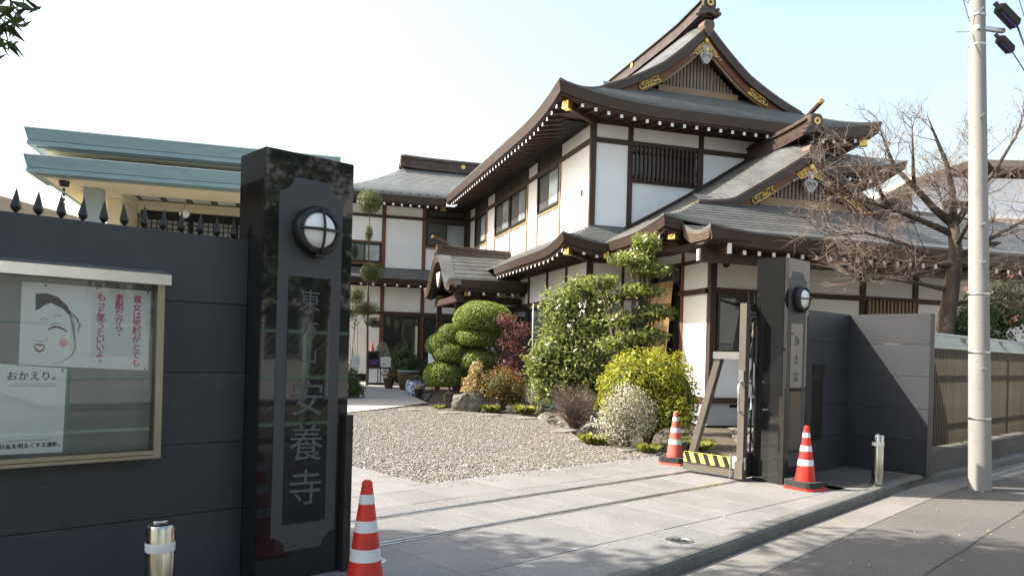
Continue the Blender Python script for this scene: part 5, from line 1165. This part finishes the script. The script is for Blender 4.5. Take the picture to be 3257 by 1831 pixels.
def spray(p,d,L,r,lev):
    n=4 if lev<2 else 3; pts=[p]; q=p.copy(); dd=d.normalized()
    for i in range(n):
        dd=(dd+V3(rd.gauss(0,.22),rd.gauss(0,.22),rd.gauss(.04,.18))).normalized(); q=q+dd*L/n; pts.append(q.copy())
    (BM if lev==0 else TW).tube(pts,[r*(1-.7*i/n) for i in range(n+1)],5 if lev==0 else 3,cap=False)
    if lev<2:
        k=(8,5)[lev]
        for i in range(k):
            s=rd.uniform(.2,1); j=min(n-1,int(s*n)); b=pts[j].lerp(pts[j+1],s*n-j)
            nd=(dd*.7+V3(rd.gauss(0,.6),rd.gauss(0,.6),rd.gauss(.1,.45))); spray(b,nd,L*rd.uniform(.45,.75),r*.46,lev+1)
for pts,r in limbs:
    k=len(pts); BM.tube(pts,[r*.85*(1-.92*i/(k-1)) for i in range(k)],8)
    tot=14 if pts[-1].z<5.2 else 6
    for i in range(tot):
        s=rd.uniform(.25,1)*(k-1); j=min(k-2,int(s)); b=pts[j].lerp(pts[j+1],s-j); d=(pts[j+1]-pts[j]).normalized()
        spray(b,d*.6+V3(rd.gauss(-.12,.5),rd.gauss(.12,.5),rd.gauss(.12,.4)),rd.uniform(.6,1.15)*(1 if b.z<5 else .62),min(r*.17,.010),0)
TM.obj('trunk','bark_dark',ct,True); BM.obj('branches','bark_dark',ct,True); TW.obj('twigs','twig',ct)
# camellia with pink flowers behind the fence
cb=bush('camellia_bush',(16.7,4.75,0),'dark camellia bush with a few pink flowers behind the fence',[((16.65,4.7,2.4),(.55,.45,.55)),((17.2,4.4,2.6),(.55,.45,.6)),((16.3,5.0,2.2),(.35,.35,.4)),((17.0,4.6,1.7),(.8,.4,.6))],'leaf_dark',6000,.085,shell=.8,core='topiary_core',r0=.03)
p_,n_=ell_pts(300,(.2,-.2,2.8),(.75,.5,.7),.2); k=p_[rng.integers(0,300,6)]
for q in k: leaves('flower',q+rng.normal(0,.03,(14,3)),np.tile([-.5,-.7,.3],(14,1)),.045,'petal_pink',cb,.9,.6)
# broad tree beside the street, out of the picture but for one hanging spray; it shades the foreground
st=thing('street_tree',(-2.8,8.0,0),'broad evergreen tree whose hanging leaves enter at the upper corner','tree')
def LD(lat,dep,z): return np.array([.735*lat+.678*dep+2.8,-.678*lat+.735*dep-8.0,z])
MB().tube([(0,0,0),(.05,0,2),(.3,-.2,4),(.6,-.6,6.5)],[.34,.27,.22,.12],10).obj('trunk','bark',st,True)
PP=[];NN=[]; tops=[]
for i in range(80):
    ls=rd.uniform(-2.4,6.2); dep=rd.uniform(2.4,float(np.interp(ls,[-2.4,-1.2,.5,1.5,2.3,3.5,4.6,6.2],[6.1,6.4,7.6,6.9,6.2,7.2,6.8,6.8]))-.75); z=max(rd.uniform(5.9,9.0),1.5+.46*dep+1.3); lat=ls-z; dep+=.05*z; c=LD(lat,dep,z); r=np.array([1.05,1.05,.85])*rd.uniform(.75,1.1); p,n=ell_pts(900,c,r,.8); PP.append(p); NN.append(n); tops.append(tuple(c))
stems('branch',st,(.4,-.4,5.0),tops,.06,'bark',9)
PP=np.vstack(PP); NN=np.vstack(NN); leaves('crown',PP,NN,.17,'leaf_tree',st,.45,.8)
m=MB(); br=[(0.82,5.51,3.39),(0.89,5.44,3.30),(0.94,5.39,3.38),(0.86,5.47,3.2),(0.96,5.37,3.5),(0.87,5.46,3.52)]
q=[]
for i in range(130):
    b=br[rd.randrange(6)]; k=rd.random(); q.append((b[0]-rd.uniform(-.02,.25)+2.8-.0,b[1]+rd.uniform(-.02,.3)-8,b[2]+rd.uniform(-.06,.14)))
q=np.array(q); leaves('hanging_leaves',q,np.tile([.3,-.6,.5],(len(q),1)),.15,'leaf_tree',st,.22,.8,droop=1.0)
for b in br: m.tube([(b[0]+2.4,b[1]-7.5,b[2]+.75),(b[0]+2.62,b[1]-7.8,b[2]+.35),(b[0]+2.8,b[1]-8,b[2])],[.012,.007,.003],5)
m.tube([(1.0,-.9,6.2),(2.2,-2.0,5.3),(3.2,-2.0,4.15)],[.05,.03,.012],6); m.obj('hanging_twigs','twig_dark',st)

# fallen leaves and grit
k=260; px=rng.uniform(3,13,k); py=rng.uniform(1.2,6.9,k); pz=np.where(py<np.interp(px,KX,KY),-.092,.006)
lv=leaves('fallen_leaves',np.stack([px,py,pz],1),np.tile([0,0,1.0],(k,1)),.028,'leaf_peach',None,.6,.35); lv['kind']='stuff'; tag(lv,'scattered small dry leaves on the paving and road','leaves')
# ------------------------------------------------------------------ pots, cupboard and signs by the entrance
t=thing('donation_cupboard',(15.51,24.06,.2),'dark wood cupboard with white doors and a raised cabinet','cupboard',None,R(-26))
MB().box(-.42,.42,-.2,.2,.0,.62).obj('carcass','wood_dark',t)
for a,b in ((-.36,-.055),(-.02,.04),(.075,.36)): MB().box(a,b,-.215,-.2,.06,.57).obj('white_door','cabinet_white',t)
uc=MB().box(-.42,.0,-.18,.18,.62,1.22).obj('upper_cabinet','wood_dark',t); MB().box(-.34,-.06,-.19,-.18,.70,1.12).obj('recess','void',uc); MB().box(-.33,-.07,-.196,-.19,.72,.90).obj('purple_cloth','purple_cloth',uc)
t2=thing('white_box',(15.72,23.93,.83),'white lidded box with small dark print on the cupboard','box',None,R(-26))
MB().box(-.19,.19,-.12,.14,.0,.27).obj('body','cabinet_white',t2); MB().box(-.20,.21,-.13,.15,.28,.36).obj('lid','cabinet_white',t2); MB().box(-.12,-.02,-.1225,-.12,.08,.13).obj('print','ink_grey',t2)
t=thing('hand_bell_cover',(15.28,24.14,1.42),'small red bottle shaped object on top of the cupboard','bottle'); MB().lathe([(.075,0),(.08,.02),(.06,.10),(.035,.18),(.03,.26),(.022,.30),(0,.305)],16).obj('body','red_plastic',t,True); MB().lathe([(.078,0),(.079,.022)],16).obj('white_rim','cabinet_white',t)
t=thing('water_jar',(15.04,21.45,.13),'large brown ribbed jar with a green lid','jar'); MB().lathe([(.25,0),(.30,.1),(.35,.3),(.37,.5),(.36,.62),(.33,.62)],28).obj('body','pot_brown',t,True,ang=40); MB().lathe([(.38,.62),(.38,.65),(.2,.66),(0,.66)],28).obj('lid','slate_green',t,True,ang=40)
t=thing('flower_pot',(14.75,22.2,.13),'small rusty pot with dry plant left of the brown jar','pot'); MB().lathe([(.12,0),(.2,.35),(.21,.36),(.17,.36)],18).obj('body','pot_brown',t,True,ang=40)
p_,n_=ell_pts(260,(0,0,.5),(.28,.28,.2),.9); leaves('foliage',p_,n_,.07,'leaf_rust',t)
t=thing('ceramic_planter',(13.8,19.3,.1),'blue and white ceramic planter with mixed plants','planter'); MB().lathe([(.22,0),(.29,.12),(.31,.3),(.28,.42),(.30,.46),(.26,.46),(.25,.38)],28).obj('body','ceramic_blue',t,True,ang=40); MB().lathe([(.26,.40),(0,.41)],20).obj('soil','soil',t)
p_,n_=ell_pts(420,(0,0,.5),(.26,.26,.12),.9); leaves('foliage',p_,n_,.11,'leaf_conifer',t,.2)
t=thing('plant_pot',(13.43,18.62,.07),'small black plastic pot with striped leaves','pot'); MB().lathe([(.09,0),(.135,.26),(.145,.27),(.12,.27)],20).obj('body','pot_dark',t,True,ang=40); MB().lathe([(.12,.25),(0,.255)],16).obj('soil','soil',t)
a=rng.uniform(0,6.283,60); P=np.stack([np.cos(a)*.07,np.sin(a)*.07,np.full(60,.33)],1); leaves('striped_leaves',P,np.stack([np.cos(a),np.sin(a),np.full(60,.6)],1),.22,'leaf_peach',t,.16,.2)
t=thing('stone_animal',(12.86,17.35,.06),'small dark animal shaped garden ornament beside the path','ornament')
MB().lathe([(0,0),(.055,.015),(.065,.08),(.05,.15),(0,.175)],12,(0,0,.05),axis='y').obj('body','old_stone',t,True); MB().lathe([(0,0),(.05,.02),(.055,.06),(.03,.1),(0,.11)],12,(0,-.06,.12)).obj('head','old_stone',t,True)
for x in (-.035,.035):
    for y in (.04,.13): MB().tube([(x,y,0),(x,y,.06)],.016,6).obj('foot','old_stone',t)
def notice(loc,label,w,h,z,rz):
    t=thing('notice_sign',loc,label,'sign','small white notice signs',rz); MB().tube([(0,0,0),(0,0,z)],.014,8).obj('stake','alu_dark',t); b=MB().box(-w/2,w/2,-.02,.0,z-.05,z+h).obj('board','cabinet_white',t)
    for k in range(5): MB().box(-w*.33+k*w*.16,-w*.33+k*w*.16+.012,-.023,-.0205,z+h*.2,z+h*.8).obj('writing','ink_grey',b)
notice((13.75,22.7,.1),'white notice on a stake beside the pillar with carved characters',.26,.42,.75,R(-30)); notice((13.84,18.5,.1),'white notice on a stake behind the clipped cushions',.28,.42,1.05,R(-40))
# ---- bamboo screen leaning on the wing's side wall
u0,u1=-.12,-.42
t=thing('bamboo_screen',(*H2W(-.25,2.2),0),'tan bamboo blind hung over the garden side window','bamboo blind',None,R(-26))
for k in range(62):
    v=-.82+.0262*k; MB().tube([(-.10-.005*math.sin(k*1.7),v,1.28+.02*math.sin(k*2.3)),(.07,v,3.30+.012*math.sin(k*5.1))],.0125,5).obj('bamboo_slat','bamboo',t,True)
for z in (1.6,2.2,2.75,3.15): x=-.10+.17*(z-1.28)/2.02-.016; MB().tube([(x,-.84,z),(x,.82,z)],.006,5).obj('tie_cord','rope',t)
MB().tube([(-.06,-.95,2.78),(-.06,.9,2.74)],.018,8).obj('cross_pole','bamboo',t,True)
# ---- modern hall with flat green eaves
def hx(name,x0,x1,y0,y1,z0,z1,mat,par): return MB().box(x0+10.8,x1+10.8,y0-4,y1-4,z0,z1).obj(name,mat,par)
hall=thing('modern_hall',(9.02,24.0,-.525),'modern hall with two flat grey green eaves and cream soffits','hall',None,R(-26)); hall.scale=(1.35,)*3
for z1,z0,zi,x1,full in ((5.49,5.28,5.19,-7.95,True),(4.98,4.76,4.67,-8.6,False)):
    ye=6.2 if full else 2.95
    s=hx('eave_slab',-13.75,x1,1.6,ye,zi+.0,z0-.01,'slate_green',hall)
    o=MB(); x0=-13.79+10.8; xe=x1+10.8; y0=1.55-4; y9=ye-4
    vs=[(x0,y0,z1),(xe,y0,z1),(xe,y9,z1),(x0,y9,z1),(x0+.05,y0+.05,z0),(xe,y0+.05,z0),(xe,y9,z0),(x0+.05,y9,z0)]
    o.add(vs,[(0,1,2,3),(4,7,6,5),(0,4,5,1),(1,5,6,2),(2,6,7,3),(3,7,4,0)]).obj('fascia','slate_green',s)
    hx('drip_edge',-13.80,x1+.01,1.54,1.58,z1,z1+.018,'alu_hood',s)
    hx('lower_fascia',-13.62,x1-.02,1.72,ye,zi-.03,zi+.06,'slate_green',s)
    hx('soffit',-13.50,x1-.05,1.84,ye,zi-.045,zi-.032,'cream_soffit',s)
    hx('bounce_sheet',-13.7,x1-.02,1.62,6.2,z1+.004,z1+.012,'cabinet_white',s)  # white sheet added to bounce light up at the cream soffit
    if not full:
        hx('side_fascia',-13.74,-12.6,2.952,6.2,z0-.02,z1-.002,'slate_green',s); hx('lower_fascia',-13.62,-12.5,2.952,6.2,zi-.028,zi+.058,'slate_green',s); hx('soffit',-13.50,-12.46,2.952,6.2,zi-.044,zi-.031,'cream_soffit',s)
        hx('coffer_side',-12.46,-12.40,2.95,6.1,zi-.05,4.93,'cream_soffit',s); hx('coffer_front',-12.40,x1-.05,2.952,3.0,zi-.05,4.93,'cream_soffit',s)
hx('clerestory',-12.9,-8.2,3.2,6.1,4.995,5.15,'cream_soffit',hall); hx('clerestory_window',-11.9,-8.3,3.17,3.19,5.03,5.14,'window_glass',hall)
hx('column',-12.98,-12.64,2.5,2.85,0,4.62,'hall_column',hall); hx('column',-9.2,-8.9,2.5,2.85,0,4.62,'hall_column',hall)
hx('wall',-12.75,-12.48,3.6,6.1,0,4.62,'cream_soffit',hall); hx('wall',-12.45,-8.7,5.6,6.1,0,4.92,'cream_soffit',hall)
cg=hx('ceiling_frame',-12.4,-8.8,3.0,5.3,4.90,4.91,'iron_black',hall)
for i in range(6):
    for j in range(3): hx('ceiling_panel',-12.28+.56*i,-12.28+.56*i+.40,3.12+.74*j,3.12+.74*j+.42,4.89,4.898,'cabinet_white',cg)
hx('beam',-12.40,-8.7,5.25,5.4,4.70,4.93,'cream_soffit',hall); hx('door_lintel',-12.4,-8.7,5.45,5.58,4.50,4.72,'iron_black',hall)
for i in range(3):
    x=-12.3+1.05*i; d=hx('lattice_door',x,x+1.0,5.52,5.55,.4,4.50,'shoji',hall); fr_=MB()
    for k in range(9): fr_.box(x+.02+.118*k+10.8,x+.04+.118*k+10.8,5.49-4,5.519-4,.4,4.50)
    for k in range(33): fr_.box(x+10.8,x+1.0+10.8,5.492-4,5.517-4,.5+.122*k,.518+.122*k)
    fr_.obj('door_grid','iron_black',d); hx('door_stile',x-.05,x+.02,5.47,5.56,.4,4.50,'iron_black',d)
lp_=thing('globe_lamp',(1.35*H2W(-11.19,3.55)[0],1.35*H2W(-11.19,3.55)[1],5.415),'white globe pendant lamp under the hall eave','lamp'); lp_.scale=(1.35,)*3 
MB().lathe([(.0,-.11),(.06,-.095),(.10,-.05),(.115,0),(.10,.05),(.06,.095),(0,.11)],20).obj('globe','lamp_glass',lp_,True); MB().tube([(0,0,.1),(0,0,.215)],.008,6).obj('rod','alu_hood',lp_)
rc=thing('rain_chain',(1.35*H2W(-13.2,2.0)[0],1.35*H2W(-13.2,2.0)[1],4.74),'dark rain chain hanging from the hall eave corner','rain chain'); rc.scale=(1.35,)*3; MB().lathe([(.09,.62),(.10,.72)],10).obj('collar','iron_black',rc)
for k in range(6): MB().lathe([(.012,0),(.035,.05),(.012,.06)],8,(0,0,.04+.095*k)).obj('cup','iron_black',rc)
# ---- utility pole
po=thing('utility_pole',(11.16,3.12,-.1),'grey concrete utility pole with step bolts beside the fence','utility pole')
po.rotation_euler=Matrix.Rotation(-.033,3,Vector((.678,.735,0))).to_euler()
MB().tube([(0,0,0),(0,0,4),(0,0,8),(0,0,12)],[.134,.108,.082,.056],36).obj('shaft','pole_concrete',po,True,ang=50)
for z in (1.55,2.0,2.45,2.9,3.38,3.85,4.28,4.76,5.2,5.67,6.1):
    k=int(z*10)%2; a=R(-148 if k else 32); r=.134-.0065*z; MB().tube([(math.cos(a)*r*.9,math.sin(a)*r*.9,z),(math.cos(a)*(r+.13),math.sin(a)*(r+.13),z+.012)],.011,6).obj('step_bolt','steel',po)
for z in (5.7,6.08,6.3): MB().lathe([(.097,0),(.099,.006),(.099,.024),(.097,.03)],30,(0,0,z)).obj('steel_band','steel',po,True)
MB().bar((-.10,-.02,5.92),(.30,-.22,5.92),.05,.05).obj('cable_arm','steel',po); MB().tube([(-.12,.05,5.88),(-.3,.16,5.86)],.008,6).obj('wire_hook','steel',po); MB().tube([(-.11,.06,6.25),(-.2,.1,6.28),(-.12,.05,6.0)],.005,5).obj('loose_wire','cable',po)
MB().box(.105,.135,-.06,.02,2.65,3.0).obj('number_plate','cabinet_white',po)
MB().tube([(.105,-.085,0),(.10,-.08,1.4),(.092,-.075,2.65)],.016,8).obj('cable_conduit','pole_concrete',po,True)
for z in (.9,1.75,2.5): MB().lathe([(.137-.0065*z,0),(.139-.0065*z,.006),(.139-.0065*z,.02),(.137-.0065*z,.026)],30,(0,0,z)).obj('steel_band','steel',po,True)
def closure(loc,label,L,r):
    t=thing('cable_closure',loc,label,'cable box','black cable boxes on the pole'); d=Vector((.62,-.5,-.72)).normalized(); a=Vector((0,0,0)); b=a+d*L
    MB().tube([a,a+d*.03,a+d*(L-.04),b],[r*.6,r,r,r*.5],6).obj('casing','rubber',t); MB().tube([a-d*.06,a],r*.35,8).obj('neck','cable',t); MB().bar(a+d*.04+Vector((0,0,-r*.75)),a+d*(L-.06)+Vector((0,0,-r*.75)),r*1.2,r*.4).obj('underside','blue_plastic',t)
    return Vector(loc)+b
e1=closure((11.18,3.07,6.12),'upper black cable box on the utility pole',.36,.085); e2=closure((11.2,3.06,5.72),'lower black cable box on the utility pole',.26,.07)
def wire(name,pts,label,r=.009): tag(MB().tube(pts,r,6).obj(name,'cable',None,True),label,'cable','overhead cables')
wire('overhead_cable',[e1,(11.6,2.75,5.30),(12.6,1.6,3.9+.4),(14.5,-.6,3.6),(17,-3,3.8)],'thick cable falling from the upper cable box',.012); wire('overhead_cable',[e2,(11.5,2.82,5.28),(11.75,2.6,4.98),(13,1.2,4.2),(16,-2.5,3.9)],'thin cable falling from the lower cable box',.008)
wire('overhead_cable',[(10.2,3.6,9.5),(11.47,2.83,5.95),(12.2,2.35,4.9),(14,1.0,4.2)],'left of two thin wires crossing beside the cable boxes',.005); wire('overhead_cable',[(10.3,3.6,9.7),(11.55,2.8,6.05),(12.4,2.3,4.9),(14.3,1.0,4.3)],'right of two thin wires crossing beside the cable boxes',.005)
# ---- louvred fence on its stone base
fe=thing('louvred_fence',(11.14,3.85,0),'bronze slatted fence with slanted louvre top on a stone base','fence')
for k in range(9): MB().box(.0+.9*k,.895+.9*k,-.12,.14,-.08,.30+random.uniform(-.004,.004)).obj('base_stone','old_stone',fe)
MB().box(8.1,30,-.12,.14,-.08,.3).obj('base_stone','old_stone',fe)
sl=MB().box(-.013,.013,-.014,.014,.34,1.72).obj('slat','fence_bronze',fe); sm=sl.data; sl.location=(.03,0,0)
lv=MB().poly([(-.025,1.72),(.02,1.70),(.20,1.93),(.17,1.955)],-.010,.010,'x').obj('louvre','fence_louver',fe); lm=lv.data; lv.location=(.03,0,0)
for k in range(1,110):
    x=.03+.065*k; link('slat',sm,fe,(x,0,0)); link('louvre',lm,fe,(x,0,0))
for z in (.62,1.32,1.66): MB().box(0,7.2,.025,.055,z,z+.06).obj('rail','fence_bronze',fe)
MB().box(0,7.2,.16,.20,1.88,1.94).obj('top_rail','fence_louver',fe)
for x in (.02,1.9,3.8,5.7): MB().box(x,x+.06,.06,.12,.3,1.9).obj('post','fence_bronze',fe)
tag(MB().box(-.03,.03,-.03,.03,0,2.28).obj('timber_stake','wood_pale',None,loc=(15.9,4.4,0)),'pale timber stake standing behind the louvred fence','stake')
# ---- buildings beyond (local x = to the side, y = away)
fb=thing('far_house',(30.07,9.0,0),'pale house with brown eaves and balcony behind the bare cherry tree','house',None,R(-42.7))
def fx(name,x0,x1,y0,y1,z0,z1,mat,par=fb): return MB().box(x0,x1,y0,y1,z0,z1).obj(name,mat,par)
fx('wall',-2.0,9,0,8,0,8.1,'far_wall'); MB().poly([(-4.6,6.3),(-2.0,7.75),(.0,8.45),(9,8.5),(9,8.72),(-.1,8.66),(-2.1,7.95),(-4.6,6.5)],-.35,9,'y').obj('roof','far_roof',fb)
fx('wall',-3.6,-2.0,.3,8,0,6.6,'far_brown')
fx('balcony',.2,9,-1.2,-.1,5.35,6.15,'far_brown'); fx('balcony_floor',.0,9,-1.3,-.05,5.2,5.34,'far_wall'); fx('canopy',-2.2,9,-.5,-.05,6.6,6.72,'cabinet_white')
for x in (.6,2.6,4.6): w=fx('window',x,x+1.6,-.04,.05,3.5,4.9,'alu_hood'); fx('pane',x+.06,x+1.54,-.06,-.045,3.56,4.84,'curtain_glass',w)
w=fx('window',-.9,.1,-.04,.05,7.0,7.25,'alu_dark'); fx('screen',-1.9,-.2,-.5,-.4,3.9,4.9,'far_yellow')
fl=thing('far_house',(9.0,46,0),'brown roofed building far behind the spiked wall','house',None,R(-42.7))
MB().poly([(-9,9.3),(-3,9.1),(3.2,7.6),(3.2,7.3),(-9,8.2)],0,8,'y').obj('roof','far_roof',fl); MB().box(-9,3,.3,7.7,0,7.5).obj('wall','far_brown',fl)
for k in range(8): MB().box(-6+1.1*k,-6+1.1*k+.7,.24,.32,6.2,7.1).obj('window','window_glass',fl)
# ---- opposite side of the street, seen in the polished stone and the board glass
ow=thing('apartment_block',(13,-11,0),'grey apartment block across the street, mirrored in the pillar','building')
MB().box(-9,30.0,-8,0,0,10).obj('wall','street_wall',ow)
for r_ in range(3):
    for c in range(16): w=MB().box(-8+2.1*c,-8+2.1*c+1.1,-.02,.05,1.2+2.7*r_,2.7+2.7*r_).obj('window','alu_hood',ow); MB().box(-7.94+2.1*c,-7.94+2.1*c+.98,.05,.06,1.26+2.7*r_,2.64+2.7*r_).obj('pane','window_glass',w)
of=thing('chain_link_fence',(-8,-3.2,-.1),'chain link fence with green posts across the street','fence')
for k in range(11): MB().tube([(k*1.8,0,0),(k*1.8,0,1.9)],.035,8).obj('post','fence_green',of,True)
for z in (.25,1.05,1.85): MB().tube([(0,0,z),(18,0,z)],.024,6).obj('rail','fence_green',of)
m=MB()
for k in range(-12,120): 
    for s in (1,-1):
        x0=k*.15; x1=x0+s*1.6; m.tube([(x0 if s>0 else x0+1.6,.01*s,.25),(x0+1.6 if s>0 else x0,.01*s,1.85)],.0035,3,cap=False)
m.obj('wire_mesh','wire',of)
tag(MB().box(-9,14,-.5,0,-.1,.35).obj('street_kerb_wall','old_stone',None,loc=(0,-3.4,0)),'low stone wall under the fence across the street','wall')
def sidetree(x,y,h,label,n=5200,seed=1,r=1.6):
    t=thing('street_tree',(x,y,0),label,'tree'); rr=random.Random(seed); MB().tube([(0,0,0),(.1,.05,h*.4),(.0,.1,h*.8)],[.2,.15,.06],8).obj('trunk','bark',t,True); PP=[];NN=[]
    for k in range(9): p,nn=ell_pts(n//9,(rr.uniform(-r,r),rr.uniform(-r,r)*.6,h*rr.uniform(.45,1.0)),(r*.6,r*.55,h*.14),.8); PP.append(p);NN.append(nn)
    leaves('crown',np.vstack(PP),np.vstack(NN),.16,'leaf_tree',t)
sidetree(4.6,-4.7,5.2,'leafy tree across the street mirrored beside the lamp',seed=2); sidetree(7.8,-5.4,6.5,'taller leafy tree across the street mirrored in the pillar edge',seed=5); sidetree(-3,-5,5,'broad leafy tree across the street mirrored in the board glass',seed=8,r=2.2)
for x0,x1,y0,y1,hh,lb in ((-16,-4.5,15.5,22,8,'unseen dark timber building added to darken the reflection in the nearest pillar side'),(-19,-10,5.5,14.5,8.5,'second unseen dark timber building added to darken the reflection in the far pillar')):  # unseen buildings added to keep bright sky out of the pillar reflections
    t=thing('reflection_blocker',((x0+x1)/2,(y0+y1)/2,0),lb,'building'); a,b=(x1-x0)/2,(y1-y0)/2
    MB().box(-a,a,-b,b,0,hh*.7).obj('wall','wood_dark_x',t); MB().poly([(-b-.6,hh*.7),(b+.6,hh*.7),(0,hh)],-a-.5,a+.5,'x').obj('roof','roof_slate',t)
    for k in range(4): MB().box(-a+.8+2.2*k,-a+1.9+2.2*k,-b-.03,-b,1.2,2.8).obj('window','window_glass',t)
tag(MB().tube([(0,0,0),(0,0,2.7)],.012,8).obj('white_stake','white_paint',None,loc=(14.1,14.5,.1)),'thin white pole between the red shrub and the large evergreen','pole')
tag(MB().tube([(-.5,.1,.03),(-.2,-.05,.03),(.1,-.1,.03),(.35,.05,.05),(.45,.25,.08)],.012,6).obj('garden_hose','fence_green',None,True,loc=(14.2,14.1,.02)),'pale green garden hose lying behind the rust shrub','hose')
# ---- silver people carrier parked inside, seen only as a reflection in the far pillar
vn=thing('parked_van',(1.1,7.4,0),'silver people carrier parked behind the spiked wall, mirrored in the far pillar','car',None,R(0))
sec=[(-2.05,.35,.85,.78),(-2.0,.3,1.0,.82),(-1.9,.28,1.55,.84),(-1.3,.27,1.82,.85),(0,.27,1.86,.85),(.65,.27,1.80,.85),(1.25,.28,1.12,.84),(1.75,.30,.98,.82),(2.0,.33,.80,.78),(2.08,.38,.62,.70)]
m=MB(); rows=[]
for y,z0,z1,w in sec:
    wt=w*(.80 if z1>1.4 else .93); rows.append([(-w,y,z0),(-w*1.0,y,min(.95,z1*.85)),(-wt,y,z1-.06),(-wt*.85,y,z1),(wt*.85,y,z1),(wt,y,z1-.06),(w,y,min(.95,z1*.85)),(w,y,z0)])
for a,b in zip(rows[:-1],rows[1:]): m.strip(a,b)
m.add(rows[0],[tuple(range(8))]); m.add(rows[-1],[tuple(range(8))]); m.obj('body','car_silver',vn,True,ang=35)
MB().add([(-.62,.76,1.74),(.62,.76,1.74),(.74,1.22,1.16),(-.74,1.22,1.16)],[(0,1,2,3)]).obj('windscreen','window_glass',vn,fix=False).location=(0,.03,.02)
for s in (-1,1):
    MB().box(s*.84-.012,s*.84+.012,-1.5,.5,1.02,1.60).obj('side_window','window_glass',vn); MB().lathe([(0,-.02),(.10,0),(.13,.02)],14,(s*.58,2.04,.72),axis='y').obj('headlight','head_lens',vn,True)
    for y in (-1.3,1.3): w=MB().lathe([(.20,-.09),(.31,-.09),(.32,-.05),(.32,.05),(.31,.09),(.2,.09)],24,(s*.76,y,.32),axis='x').obj('wheel','tyre',vn,True,ang=40); MB().lathe([(0,.06),(.19,.05),(.2,.0)],16,(s*.76,y,.32),axis='x').obj('rim','steel',w,True)
MB().box(-.5,.5,2.05,2.10,.45,.58).obj('grille','iron_black',vn)
